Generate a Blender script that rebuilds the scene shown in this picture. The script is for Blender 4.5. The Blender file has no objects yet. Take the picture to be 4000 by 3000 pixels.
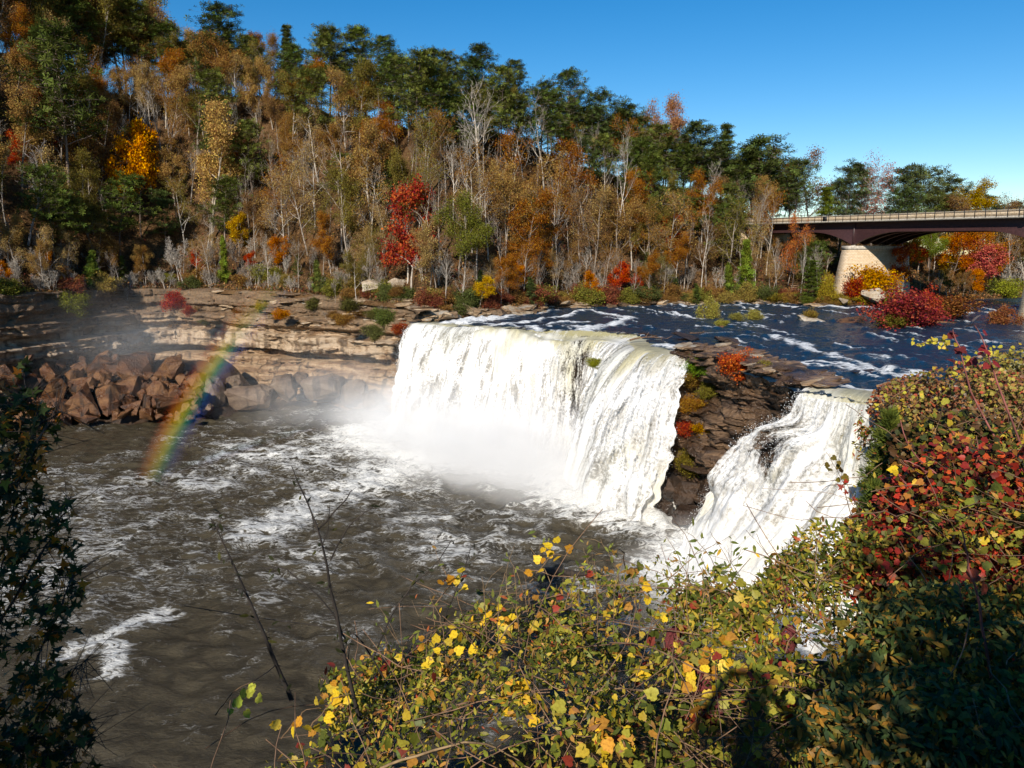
import bpy, bmesh, math, random
import numpy as np
from mathutils import Vector, Matrix

# ------------------------------------------------------------------ camera, sky, sun, exposure
S = bpy.context.scene
COL = S.collection
PITCH = math.radians(10.0)
FPX = 759.0                                   # focal length in pixels of a 1024 wide frame
CAM = np.array([0.0, 0.0, 23.5])              # pool level is z = 0, upper river about z = 14.2
SUN_EL, SUN_AZ = math.radians(29.5), math.radians(18.1)   # the light travels 18 deg to the right of the view axis
SUN_D = np.array([math.sin(SUN_AZ) * math.cos(SUN_EL), math.cos(SUN_AZ) * math.cos(SUN_EL), -math.sin(SUN_EL)])

cam = bpy.data.cameras.new('camera')
cam.sensor_width = 36.0
cam.lens = FPX / 1024 * 36.0
cam.clip_start, cam.clip_end = 0.1, 3000
cam_o = bpy.data.objects.new('camera', cam)
COL.objects.link(cam_o)
cam_o.location = CAM
cam_o.rotation_euler = (math.radians(90) - PITCH, 0, 0)
S.camera = cam_o

W = bpy.data.worlds.new('World')
S.world = W
W.use_nodes = True
wn = W.node_tree.nodes
wn.clear()
sky = wn.new('ShaderNodeTexSky')
sky.sky_type = 'NISHITA'
sky.sun_disc = False
sky.sun_elevation = SUN_EL
sky.sun_rotation = math.pi + SUN_AZ
sky.altitude = 900
sky.air_density = 1.0
sky.dust_density = 0.1
sky.ozone_density = 2.2
bgn = wn.new('ShaderNodeBackground')
bgn.inputs[1].default_value = 0.1
wo = wn.new('ShaderNodeOutputWorld')
hs = wn.new('ShaderNodeHueSaturation')
hs.inputs['Saturation'].default_value = 1.45
W.node_tree.links.new(sky.outputs[0], hs.inputs['Color'])
W.node_tree.links.new(hs.outputs[0], bgn.inputs[0])
W.node_tree.links.new(bgn.outputs[0], wo.inputs[0])

sl = bpy.data.lights.new('sun', 'SUN')
sl.energy = 5.0
sl.angle = math.radians(0.53)
sl.color = (1.0, 0.93, 0.82)
so = bpy.data.objects.new('sun', sl)
COL.objects.link(so)
so.rotation_euler = Vector(SUN_D).to_track_quat('-Z', 'Y').to_euler()
so.location = (0, -40, 80)

S.view_settings.view_transform = 'Standard'
S.view_settings.look = 'None'
S.view_settings.exposure = 0.3
S.view_settings.gamma = 1.0
S.view_settings.use_curve_mapping = False
S.render.engine = 'CYCLES'
cy = S.cycles
cy.max_bounces = 5
cy.diffuse_bounces = 2
cy.glossy_bounces = 2
cy.transmission_bounces = 2
cy.transparent_max_bounces = 10
cy.volume_bounces = 1
cy.volume_step_rate = 1.0
cy.volume_max_steps = 96
cy.use_denoising = True
cy.caustics_reflective = False
cy.caustics_refractive = False
cy.sample_clamp_indirect = 4.0

# ------------------------------------------------------------------ picking points, noise
CP, SP = math.cos(PITCH), math.sin(PITCH)
def ray(px, py):
    u, v = (px - 512) / FPX, (384 - py) / FPX
    return np.array([u, CP + v * SP, -SP + v * CP])
def at_z(px, py, z):
    d = ray(px, py)
    return CAM + d * ((z - CAM[2]) / d[2])
def at_y(px, py, y):
    d = ray(px, py)
    return CAM + d * (y / d[1])
def project(p):
    x, y, z = np.asarray(p, float) - CAM
    f = y * CP - z * SP
    return 512 + FPX * x / f, 384 - FPX * (y * SP + z * CP) / f

def _hash(ix, iy, iz, seed):
    h = (ix * 374761393 + iy * 668265263 + iz * 2147483647 + seed * 1274126177) & 0xffffffff
    h = ((h ^ (h >> 13)) * 1274126177) & 0xffffffff
    h = ((h ^ (h >> 15)) * 2246822519) & 0xffffffff
    return ((h ^ (h >> 16)) & 0xffffff) / float(0xffffff)
def vnoise(x, y, z=0.0, seed=0):
    x, y, z = np.broadcast_arrays(np.asarray(x, float), np.asarray(y, float), np.asarray(z, float))
    ix, iy, iz = np.floor(x).astype(np.int64), np.floor(y).astype(np.int64), np.floor(z).astype(np.int64)
    fx, fy, fz = x - ix, y - iy, z - iz
    fx, fy, fz = [f * f * (3 - 2 * f) for f in (fx, fy, fz)]
    r = 0
    for dx in (0, 1):
        for dy in (0, 1):
            for dz in (0, 1):
                w = (fx if dx else 1 - fx) * (fy if dy else 1 - fy) * (fz if dz else 1 - fz)
                r = r + w * _hash(ix + dx, iy + dy, iz + dz, seed)
    return r
def fbm(x, y, z=0.0, seed=0, oct=4, gain=0.5):
    a, s, r, t = 1.0, 1.0, 0.0, 0.0
    for k in range(oct):
        r = r + a * vnoise(np.asarray(x) * s, np.asarray(y) * s, np.asarray(z) * s, seed + k * 17)
        t += a
        a *= gain
        s *= 2.03
    return r / t
def sstep(a, b, x):
    t = np.clip((np.asarray(x, float) - a) / (b - a), 0, 1)
    return t * t * (3 - 2 * t)
def poly_dist(P, line):
    P = np.asarray(P)[..., :2]
    best = np.full(P.shape[:-1], 1e9)
    for a, b in zip(line[:-1], line[1:]):
        a, b = np.asarray(a)[:2], np.asarray(b)[:2]
        ab = b - a
        t = np.clip(((P - a) @ ab) / (ab @ ab + 1e-9), 0, 1)
        q = a + t[..., None] * ab
        best = np.minimum(best, np.linalg.norm(P - q, axis=-1))
    return best
def in_poly(P, poly):
    x, y = P[..., 0], P[..., 1]
    ins = np.zeros(x.shape, bool)
    n = len(poly)
    for i in range(n):
        x0, y0 = poly[i][:2]
        x1, y1 = poly[(i + 1) % n][:2]
        if y0 == y1:
            continue
        c = (y0 > y) != (y1 > y)
        ins ^= c & (x < (x1 - x0) * (y - y0) / (y1 - y0) + x0)
    return ins

# ------------------------------------------------------------------ meshes and objects
def mesh(name, V, faces, mat=None, smooth=False, attrs=None, fattrs=None):
    """faces: list of int arrays (n,3) or (n,4); attrs: point attributes (n,) or (n,3); fattrs likewise on faces."""
    V = np.asarray(V, np.float32)
    faces = [np.asarray(f, np.int32) for f in (faces if isinstance(faces, list) else [faces]) if len(f)]
    m = bpy.data.meshes.new(name)
    m.vertices.add(len(V))
    m.vertices.foreach_set('co', V.ravel())
    loops = np.concatenate([f.ravel() for f in faces])
    tot = np.concatenate([np.full(len(f), f.shape[1], np.int32) for f in faces])
    start = np.concatenate([[0], np.cumsum(tot)[:-1]]).astype(np.int32)
    m.loops.add(len(loops))
    m.loops.foreach_set('vertex_index', loops)
    m.polygons.add(len(tot))
    m.polygons.foreach_set('loop_start', start)
    m.polygons.foreach_set('loop_total', tot)
    if smooth:
        m.polygons.foreach_set('use_smooth', np.ones(len(tot), bool))
    for dom, dd in (('POINT', attrs), ('FACE', fattrs)):
        for k, a in (dd or {}).items():
            a = np.asarray(a, np.float32)
            if a.ndim == 1:
                at = m.attributes.new(k, 'FLOAT', dom)
                at.data.foreach_set('value', a)
            else:
                at = m.attributes.new(k, 'FLOAT_VECTOR', dom)
                at.data.foreach_set('vector', a.ravel())
    m.update(calc_edges=True)
    if mat:
        m.materials.append(mat)
    return m
def obj(name, me, parent=None, loc=None, rot=None, scale=None):
    o = bpy.data.objects.new(name, me)
    COL.objects.link(o)
    if parent is not None:
        o.parent = parent
    if loc is not None:
        o.location = loc
    if rot is not None:
        o.rotation_euler = rot
    if scale is not None:
        o.scale = scale if hasattr(scale, '__len__') else (scale,) * 3
    return o
def tag(o, label=None, cat=None, group=None, kind=None):
    if label: o['label'] = label
    if cat: o['category'] = cat
    if group: o['group'] = group
    if kind: o['kind'] = kind
    return o
def empty(name, loc=(0, 0, 0), rz=0.0, scale=1.0):
    o = obj(name, None, None, loc, (0, 0, rz), scale)
    o.empty_display_size = 0.2
    return o
def norm(v):
    v = np.asarray(v, float)
    return v / (np.linalg.norm(v, axis=-1, keepdims=True) + 1e-12)
def grid_faces(nu, nv, off=0):
    i = np.arange(nu - 1)[:, None] * nv + np.arange(nv - 1)[None, :]
    i = i.ravel() + off
    return np.stack([i, i + nv, i + nv + 1, i + 1], 1)
def tubes(segs, sides=4):
    s = np.asarray(segs, float)
    p0, p1, r0, r1 = s[:, 0:3], s[:, 3:6], s[:, 6], s[:, 7]
    d = norm(p1 - p0)
    ref = np.where(np.abs(d[:, 2:3]) > 0.9, np.array([[1.0, 0, 0]]), np.array([[0, 0, 1.0]]))
    a = norm(np.cross(d, ref))
    b = np.cross(d, a)
    th = np.arange(sides) * 2 * math.pi / sides
    ring = a[:, None, :] * np.cos(th)[None, :, None] + b[:, None, :] * np.sin(th)[None, :, None]
    V = np.concatenate([p0[:, None] + ring * r0[:, None, None], p1[:, None] + ring * r1[:, None, None]], 1)
    base = np.arange(len(s))[:, None] * (2 * sides)
    k = np.arange(sides)[None, :]
    k2 = (k + 1) % sides
    F = np.stack([base + k, base + k2, base + sides + k2, base + sides + k], -1).reshape(-1, 4)
    return V.reshape(-1, 3), F
def frames(nrm, rng, roll=None):
    """rotation matrices whose z axis is nrm and whose y axis has a random (or given) roll"""
    z = norm(nrm)
    r = norm(rng.normal(size=z.shape)) if roll is None else roll
    x = norm(np.cross(r, z))
    y = np.cross(z, x)
    return np.stack([x, y, z], -1)
def scatter(TV, TF, pos, R, sc):
    TV = np.asarray(TV, float)
    n, k = len(pos), len(TV)
    sc = np.broadcast_to(np.asarray(sc, float), (n,)) if np.ndim(sc) < 2 else np.asarray(sc)
    T = TV[None] * (sc[:, None, None] if sc.ndim == 1 else sc[:, None, :])
    V = np.einsum('nij,nkj->nki', R, T) + np.asarray(pos)[:, None, :]
    F = (np.arange(n)[:, None, None] * k + np.asarray(TF)[None]).reshape(-1, np.asarray(TF).shape[1])
    return V.reshape(-1, 3), F
def boxes(lst):
    """list of (x0,x1,y0,y1,z0,z1) -> V, F"""
    V, F = [], []
    for x0, x1, y0, y1, z0, z1 in lst:
        o = len(V)
        V += [(x0, y0, z0), (x1, y0, z0), (x1, y1, z0), (x0, y1, z0), (x0, y0, z1), (x1, y0, z1), (x1, y1, z1), (x0, y1, z1)]
        F += [(o, o + 3, o + 2, o + 1), (o + 4, o + 5, o + 6, o + 7), (o, o + 1, o + 5, o + 4), (o + 1, o + 2, o + 6, o + 5), (o + 2, o + 3, o + 7, o + 6), (o + 3, o, o + 4, o + 7)]
    return np.array(V, float), np.array(F)
class Join:
    def __init__(s):
        s.V, s.F, s.A, s.n = [], [], {}, 0
    def add(s, V, F, **at):
        s.V.append(V)
        s.F.append(np.asarray(F) + s.n)
        s.n += len(V)
        for k, a in at.items():
            s.A.setdefault(k, []).append(a)
        return s
    def mesh(s, name, mat, smooth=False):
        by = {}
        for f in s.F:
            by.setdefault(f.shape[1], []).append(f)
        return mesh(name, np.concatenate(s.V), [np.concatenate(v) for v in by.values()], mat, smooth,
                    {k: np.concatenate(v) for k, v in s.A.items()})

# ------------------------------------------------------------------ materials
class M:
    """small node-tree helper"""
    def __init__(s, name):
        s.m = bpy.data.materials.new(name)
        s.m.use_nodes = True
        s.t = s.m.node_tree
        s.t.nodes.clear()
        s.out = s.t.nodes.new('ShaderNodeOutputMaterial')
    def n(s, typ, **kw):
        nd = s.t.nodes.new('ShaderNode' + typ)
        for k, v in kw.items():
            if k.startswith('i_'):
                key = k[2:]
                key = int(key) if key.isdigit() else key.replace('_', ' ')
                s.set(nd, key, v)
            else:
                setattr(nd, k, v)
        return nd
    def set(s, nd, key, v):
        if isinstance(v, bpy.types.NodeSocket):
            s.t.links.new(v, nd.inputs[key])
        elif isinstance(v, bpy.types.Node):
            s.t.links.new(v.outputs[0], nd.inputs[key])
        else:
            nd.inputs[key].default_value = v
    def math(s, op, a, b=None, c=None, clamp=False):
        nd = s.n('Math', operation=op, use_clamp=clamp)
        for i, v in enumerate((a, b, c)):
            if v is not None:
                s.set(nd, i, v)
        return nd.outputs[0]
    def vmath(s, op, a, b=None):
        nd = s.n('VectorMath', operation=op)
        s.set(nd, 0, a)
        if b is not None:
            s.set(nd, 1, b)
        return nd.outputs[0]
    def mix(s, f, a, b, blend='MIX'):
        nd = s.n('Mix', data_type='RGBA', blend_type=blend)
        s.set(nd, 0, f); s.set(nd, 6, a); s.set(nd, 7, b)
        return nd.outputs[2]
    def ramp(s, f, stops, interp='LINEAR'):
        nd = s.n('ValToRGB')
        s.set(nd, 0, f)
        e = nd.color_ramp.elements
        nd.color_ramp.interpolation = interp
        while len(e) < len(stops):
            e.new(0.5)
        for el, (p, c) in zip(e, stops):
            el.position = p
            el.color = (*c, 1) if len(c) == 3 else c
        return nd.outputs[0]
    def mr(s, v, a, b, c=0.0, d=1.0):
        nd = s.n('MapRange', clamp=True, interpolation_type='SMOOTHSTEP')
        s.set(nd, 0, v)
        for i, x in enumerate((a, b, c, d)):
            s.set(nd, i + 1, x)
        return nd.outputs[0]
    def noise(s, vec, scale, detail=4, rough=0.55, dist=0.0):
        nd = s.n('TexNoise')
        s.set(nd, 'Vector', vec); s.set(nd, 'Scale', scale); s.set(nd, 'Detail', detail)
        s.set(nd, 'Roughness', rough); s.set(nd, 'Distortion', dist)
        return nd.outputs[0]
    def attr(s, name):
        return s.n('Attribute', attribute_name=name)
    def surf(s, sh):
        s.t.links.new(sh if isinstance(sh, bpy.types.NodeSocket) else sh.outputs[0], s.out.inputs[0])
        return s.m
    def bump(s, h, strength=0.5, dist=0.1):
        nd = s.n('Bump')
        s.set(nd, 'Height', h); s.set(nd, 'Strength', strength); s.set(nd, 'Distance', dist)
        return nd.outputs[0]
def c4(c):
    return (*c, 1.0)

def mat_foliage(name, translucent=0.35):
    """far foliage: colour comes from the object, varied leaf by leaf"""
    k = M(name)
    oi = k.n('ObjectInfo')
    v = k.attr('v').outputs['Fac']
    hs_ = k.n('HueSaturation')
    k.set(hs_, 'Hue', k.math('MULTIPLY_ADD', v, 0.07, 0.465))
    k.set(hs_, 'Saturation', 1.1)
    k.set(hs_, 'Value', k.math('MULTIPLY_ADD', v, 1.5, 0.3))
    k.set(hs_, 'Color', oi.outputs['Color'])
    d = k.n('BsdfDiffuse', i_Color=hs_.outputs[0])
    t = k.n('BsdfTranslucent', i_Color=hs_.outputs[0])
    mx = k.n('MixShader', i_0=translucent)
    k.set(mx, 1, d.outputs[0]); k.set(mx, 2, t.outputs[0])
    return k.surf(mx)
def mat_leafcol(name, translucent=0.3, rough=0.45):
    """near leaves: colour stored on each leaf"""
    k = M(name)
    col = k.attr('col').outputs['Color']
    geo = k.n('NewGeometry')
    nz = k.noise(geo.outputs['Position'], 60.0, 2)
    c = k.mix(k.mr(nz, 0.35, 0.7, 0.0, 0.45), col, k.mix(1.0, col, (0.45, 0.38, 0.3, 1), 'MULTIPLY'))
    p = k.n('BsdfPrincipled', i_Base_Color=c, i_Roughness=rough)
    p.inputs['Specular IOR Level'].default_value = 0.18
    t = k.n('BsdfTranslucent', i_Color=c)
    mx = k.n('MixShader', i_0=translucent)
    k.set(mx, 1, p.outputs[0]); k.set(mx, 2, t.outputs[0])
    return k.surf(mx)
def mat_leafobj(name, translucent=0.35):
    """single leaves that are objects: colour comes from the object"""
    k = M(name)
    oi = k.n('ObjectInfo')
    geo = k.n('TexCoord')
    nz = k.noise(geo.outputs['Object'], 4.0, 3)
    c = k.mix(k.mr(nz, 0.4, 0.75), oi.outputs['Color'], k.mix(1.0, oi.outputs['Color'], (0.55, 0.4, 0.25, 1), 'MULTIPLY'))
    p = k.n('BsdfPrincipled', i_Base_Color=c, i_Roughness=0.5)
    p.inputs['Specular IOR Level'].default_value = 0.15
    t = k.n('BsdfTranslucent', i_Color=c)
    mx = k.n('MixShader', i_0=translucent)
    k.set(mx, 1, p.outputs[0]); k.set(mx, 2, t.outputs[0])
    return k.surf(mx)
def mat_bark(name):
    k = M(name)
    oi = k.n('ObjectInfo')
    tc = k.n('TexCoord')
    nz = k.noise(k.vmath('MULTIPLY', tc.outputs['Object'], (3, 3, 0.7)), 2.5, 4)
    c = k.mix(k.mr(nz, 0.35, 0.65), k.mix(1.0, oi.outputs['Color'], (0.4, 0.38, 0.36, 1), 'MULTIPLY'), oi.outputs['Color'])
    return k.surf(k.n('BsdfPrincipled', i_Base_Color=c, i_Roughness=0.9))
def mat_flat(name, col, rough=0.7, metallic=0.0, var=0.25, scale=3.0):
    k = M(name)
    tc = k.n('TexCoord')
    nz = k.noise(tc.outputs['Object'], scale, 5)
    c = k.mix(k.mr(nz, 0.3, 0.7), c4([x * (1 - var) for x in col]), c4([min(1, x * (1 + var)) for x in col]))
    return k.surf(k.n('BsdfPrincipled', i_Base_Color=c, i_Roughness=rough, i_Metallic=metallic, i_Normal=k.bump(nz, 0.3, 0.02)))

def mat_rock(name, light, mid, dark, stain=0.5, rough=0.8, wet=0.0, strata=1.0, bscale=1.0, lichen=None, dark_above=None, pscale=0.22):
    k = M(name)
    geo = k.n('NewGeometry')
    P = geo.outputs['Position']
    warp = k.noise(P, 0.12, 3)
    Pz = k.vmath('MULTIPLY', P, (0.16, 0.16, 1.5 * strata + 0.2))
    cmb = k.n('CombineXYZ')
    k.set(cmb, 2, k.math('MULTIPLY', warp, 2.2))
    band = k.noise(k.vmath('ADD', Pz, cmb.outputs[0]), 1.1, 5, 0.6)
    patch = k.noise(P, pscale, 4, 0.6)
    fine = k.noise(P, 3.2, 6, 0.65)
    c = k.ramp(band, [(0.28, dark), (0.44, mid), (0.6, light), (0.74, mid)])
    c = k.mix(k.mr(patch, 0.45, 0.68, 0.0, stain), c, c4(mid))
    # vertical seep stains
    drip = k.noise(k.vmath('MULTIPLY', P, (0.9, 0.9, 0.07)), 1.0, 3, 0.5)
    c = k.mix(k.mr(drip, 0.54, 0.68, 0.0, stain), c, c4([x * 0.3 for x in dark]))
    c = k.mix(k.mr(fine, 0.35, 0.75, 0.0, 0.55), c, k.mix(1.0, c, (0.45, 0.4, 0.36, 1), 'MULTIPLY'))
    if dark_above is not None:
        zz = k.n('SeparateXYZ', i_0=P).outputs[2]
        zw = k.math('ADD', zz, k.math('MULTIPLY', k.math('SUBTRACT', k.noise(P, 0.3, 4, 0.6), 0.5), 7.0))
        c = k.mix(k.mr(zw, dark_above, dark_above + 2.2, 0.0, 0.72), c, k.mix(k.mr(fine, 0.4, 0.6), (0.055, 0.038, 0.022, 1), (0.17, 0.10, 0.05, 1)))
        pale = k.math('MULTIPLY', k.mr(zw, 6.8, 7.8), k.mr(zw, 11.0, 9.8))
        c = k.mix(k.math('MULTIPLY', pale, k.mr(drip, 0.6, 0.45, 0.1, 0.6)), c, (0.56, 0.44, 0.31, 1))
    if lichen:
        lz = k.noise(P, 0.9, 5, 0.7)
        up = k.n('SeparateXYZ', i_0=geo.outputs['Normal']).outputs[2]
        f = k.math('MULTIPLY', k.mr(lz, 0.5, 0.62), k.mr(up, 0.1, 0.7))
        c = k.mix(k.math('MULTIPLY', f, 0.7), c, c4(lichen))
    h = k.math('ADD', k.math('MULTIPLY', fine, 0.6), k.math('MULTIPLY', k.noise(P, 11 * bscale, 4, 0.6), 0.25))
    rg = k.math('SUBTRACT', rough, k.mr(patch, 0.4, 0.6, 0.0, wet), clamp=True)
    return k.surf(k.n('BsdfPrincipled', i_Base_Color=c, i_Roughness=rg, i_Normal=k.bump(h, 1.0, 0.38)))

MAT = {}
MAT['foliage'] = mat_foliage('foliage_far')
MAT['needles'] = mat_foliage('needles_far', 0.15)
MAT['leafcol'] = mat_leafcol('leaf_near')
MAT['needlecol'] = mat_leafcol('juniper_sprays', 0.15, 0.6)
MAT['leafobj'] = mat_leafobj('leaf_single')
MAT['bark'] = mat_bark('bark')
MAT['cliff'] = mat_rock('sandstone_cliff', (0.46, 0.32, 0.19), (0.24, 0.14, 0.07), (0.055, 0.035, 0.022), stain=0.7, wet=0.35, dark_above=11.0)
MAT['ledge'] = mat_rock('sandstone_ledge', (0.52, 0.41, 0.28), (0.36, 0.23, 0.12), (0.15, 0.085, 0.045), stain=0.35, lichen=(0.42, 0.40, 0.34))
MAT['boulder'] = mat_rock('brown_boulder', (0.22, 0.105, 0.038), (0.115, 0.045, 0.016), (0.032, 0.017, 0.010), stain=0.85, rough=0.6, wet=0.35, strata=0.25, pscale=0.75)
MAT['greyrock'] = mat_rock('grey_block', (0.25, 0.18, 0.12), (0.15, 0.095, 0.058), (0.06, 0.04, 0.028), stain=0.7, rough=0.6, wet=0.3, strata=0.3)
MAT['wetrock'] = mat_rock('wet_dark_rock', (0.085, 0.048, 0.026), (0.042, 0.025, 0.015), (0.018, 0.012, 0.009), stain=0.5, rough=0.45, wet=0.3, strata=0.8)
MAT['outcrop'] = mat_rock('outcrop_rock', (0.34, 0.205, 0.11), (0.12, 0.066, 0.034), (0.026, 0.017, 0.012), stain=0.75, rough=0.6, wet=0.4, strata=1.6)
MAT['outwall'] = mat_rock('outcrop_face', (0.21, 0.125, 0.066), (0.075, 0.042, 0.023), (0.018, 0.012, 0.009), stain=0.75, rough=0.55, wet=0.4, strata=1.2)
MAT['paleboulder'] = mat_rock('pale_boulder', (0.55, 0.46, 0.35), (0.42, 0.32, 0.21), (0.22, 0.15, 0.09), stain=0.25, lichen=(0.5, 0.48, 0.42))

# ================================================================== LARGE STRUCTURE
# the foot of the far hill: its bank as depth over view slope u = x / y
BANK = [(-0.95, 99), (-0.81, 95.5), (-0.735, 99), (-0.60, 115), (-0.495, 131), (-0.438, 133.5), (-0.383, 131.5), (-0.325, 127), (-0.25, 120.8), (-0.175, 115), (-0.135, 112.5),
        (-0.118, 101.5), (-0.06, 105), (0.022, 112.5), (0.066, 122), (0.25, 128), (0.36, 128), (0.40, 121.5), (0.50, 122), (0.56, 134), (0.75, 150), (0.95, 165)]
BANK_U, BANK_Y = np.array(BANK).T
CREST_U = [-0.95, -0.70, -0.37, -0.1, 0.06, 0.17, 0.34, 0.51, 0.67, 0.95]
CREST_Z = [62, 61, 57, 47.5, 43, 38.5, 29.5, 24, 20, 18]
def bank_y(u):
    return np.interp(u, BANK_U, BANK_Y)
def hill_z(x, y):
    u = np.asarray(x) / np.asarray(y)
    d = np.asarray(y) - bank_y(u)
    zc = np.interp(u, CREST_U, CREST_Z)
    z0 = np.interp(u, [-0.8, -0.3, -0.13, -0.1, 0.0, 0.1, 0.5, 0.9], [17.2, 16.8, 15.6, 15.2, 14.9, 14.8, 14.9, 15])
    dc = 46.0
    t = np.clip(d / dc, 0, 1)
    h = z0 + (zc - z0) * (0.25 * t + 0.75 * t * t * (3 - 2 * t))
    bump_ = (fbm(np.asarray(x) * 0.09, np.asarray(y) * 0.09, 0, 5, 3) - 0.5) * 5 * np.clip(d / 10, 0, 1)
    back = -np.clip(d - dc, 0, None) * 0.08
    return h + bump_ + back - np.clip(-d, 0, None) * 1.2

def mat_litter():
    k = M('forest_floor')
    P = k.n('NewGeometry').outputs['Position']
    a, b = k.noise(P, 0.25, 4), k.noise(P, 3.0, 5, 0.7)
    c = k.ramp(k.math('ADD', k.math('MULTIPLY', a, 0.45), k.math('MULTIPLY', b, 0.55)),
               [(0.3, (0.03, 0.02, 0.012)), (0.45, (0.10, 0.055, 0.025)), (0.58, (0.17, 0.10, 0.05)), (0.72, (0.09, 0.085, 0.03))])
    return k.surf(k.n('BsdfDiffuse', i_Color=c, i_Normal=k.bump(b, 1.0, 0.4)))
MAT['litter'] = mat_litter()

us = np.linspace(-0.95, 0.95, 240)
ds = np.concatenate([np.linspace(-0.6, 6, 14), np.linspace(7, 60, 50), np.linspace(66, 260, 14)])
U, Dd = np.meshgrid(us, ds, indexing='ij')
Y = bank_y(U) + Dd
X = U * Y
Z = hill_z(X, Y)
o = obj('hillside', mesh('hillside', np.stack([X, Y, Z], -1).reshape(-1, 3), grid_faces(*U.shape)[:, ::-1], MAT['litter'], True))
tag(o, 'steep wooded hillside of brown leaf litter behind the falls', kind='structure')

# ---------------- the near bank, which the photographer stands on
NEAR = [(-70, -14), (-30, -4), (-12, 0.5), (-5, 2.4), (-2.4, 4.2), (-0.8, 6.4), (2.5, 8.0), (8, 10.0), (14, 16), (21, 28), (26, 40), (27.5, 45.5), (29, 47.5), (36, 57), (50, 68), (76, 83), (125, 108)]
def near_sd(x, y):
    P = np.stack(np.broadcast_arrays(np.asarray(x, float), np.asarray(y, float)), -1)
    d = poly_dist(P, NEAR)
    pol = NEAR + [(200, 100), (200, -60), (-70, -60)]
    return np.where(in_poly(P, pol), d, -d)
def near_z(x, y):
    x, y = np.asarray(x, float), np.asarray(y, float)
    d = near_sd(x, y)
    plate = 19.3 + 2.55 * sstep(4.5, 0.6, y) * sstep(9, 3, np.abs(x + 0.5)) + 1.2 * sstep(3, 9, d) * (y < 3)
    plate = plate - 0.5 * sstep(4.5, 6.5, y)
    plate = plate - 4.6 * sstep(12, 46, y)
    h = plate + (fbm(x * 0.5, y * 0.5, 0, 9, 3) - 0.5) * 0.35
    return np.where(d > 0, h, h + d * 2.3 + (fbm(x * 0.4, y * 0.4, 0, 10, 3) - 0.5) * 2.0 * np.clip(-d, 0, 1))
gx, gy = np.meshgrid(np.linspace(-70, 125, 260), np.linspace(-45, 112, 220), indexing='ij')
gz = np.clip(near_z(gx, gy), -4, None)
o = obj('near_bank', mesh('near_bank', np.stack([gx, gy, gz], -1).reshape(-1, 3), grid_faces(*gx.shape), MAT['litter'], True))
tag(o, 'brushy near bank that the viewpoint stands on', kind='structure')

# ---------------- stratified rock walls
def resample(line, ds):
    L = np.array(line, float)
    seg = np.linalg.norm(np.diff(L, axis=0), axis=1)
    s = np.concatenate([[0], np.cumsum(seg)])
    n = max(int(s[-1] / ds), 2)
    t = np.linspace(0, s[-1], n)
    P = np.stack([np.interp(t, s, L[:, i]) for i in range(L.shape[1])], 1)
    return P, t
def smooth_line(P, it):
    P = P.copy()
    for _ in range(it):
        P[1:-1] = 0.25 * P[:-2] + 0.5 * P[1:-1] + 0.25 * P[2:]
    return P
def strata_offsets(s, z, seed, thick, depth, tilt=0.02):
    """how far each ledge stands out: bands of uneven thickness, cut by joints into blocks"""
    rng = np.random.default_rng(seed)
    zz = z + tilt * s + (fbm(s * 0.05, 0, 0, seed, 3) - 0.5) * 2.2 + (fbm(s * 0.25, z * 0.5, 0, seed + 3, 3) - 0.5) * 1.1
    edges = np.cumsum(rng.choice(thick, 200)) - 12
    k = np.searchsorted(edges, zz)
    th = np.diff(edges, prepend=edges[0] - 1)
    wid = 1.2 + 3.4 * rng.random(220)
    jn = np.floor(s / wid[k] + rng.random(220)[k] * 9 + (fbm(s * 0.8, k, 0, seed + 8, 2) - 0.5) * 0.5).astype(np.int64)
    blk = _hash(jn, k, k * 0, seed + 1)
    lay = rng.normal(0, 1, 220)[k]
    blk2 = _hash(np.floor(s / 6.5 + (fbm(z * 0.3, s * 0.02, 0, seed + 21, 2)) * 2).astype(np.int64), np.floor(zz / 2.4).astype(np.int64), k * 0, seed + 2)
    off = depth * (0.34 * lay + 1.35 * (blk - 0.5) + 1.5 * (blk2 - 0.5))
    ragn = fbm(s * 1.9, zz * 3.0, 0, seed + 31, 3)
    off = off + depth * 0.9 * (ragn - 0.5)
    frac = (zz - (edges[np.clip(k, 1, 199)] - th[np.clip(k, 1, 199)])) / np.maximum(th[np.clip(k, 1, 199)], 0.05)
    off = off - 0.25 * depth * (np.abs(frac - 0.5) * 2) ** 6          # joints between the ledges are eaten back
    return off, k
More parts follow.
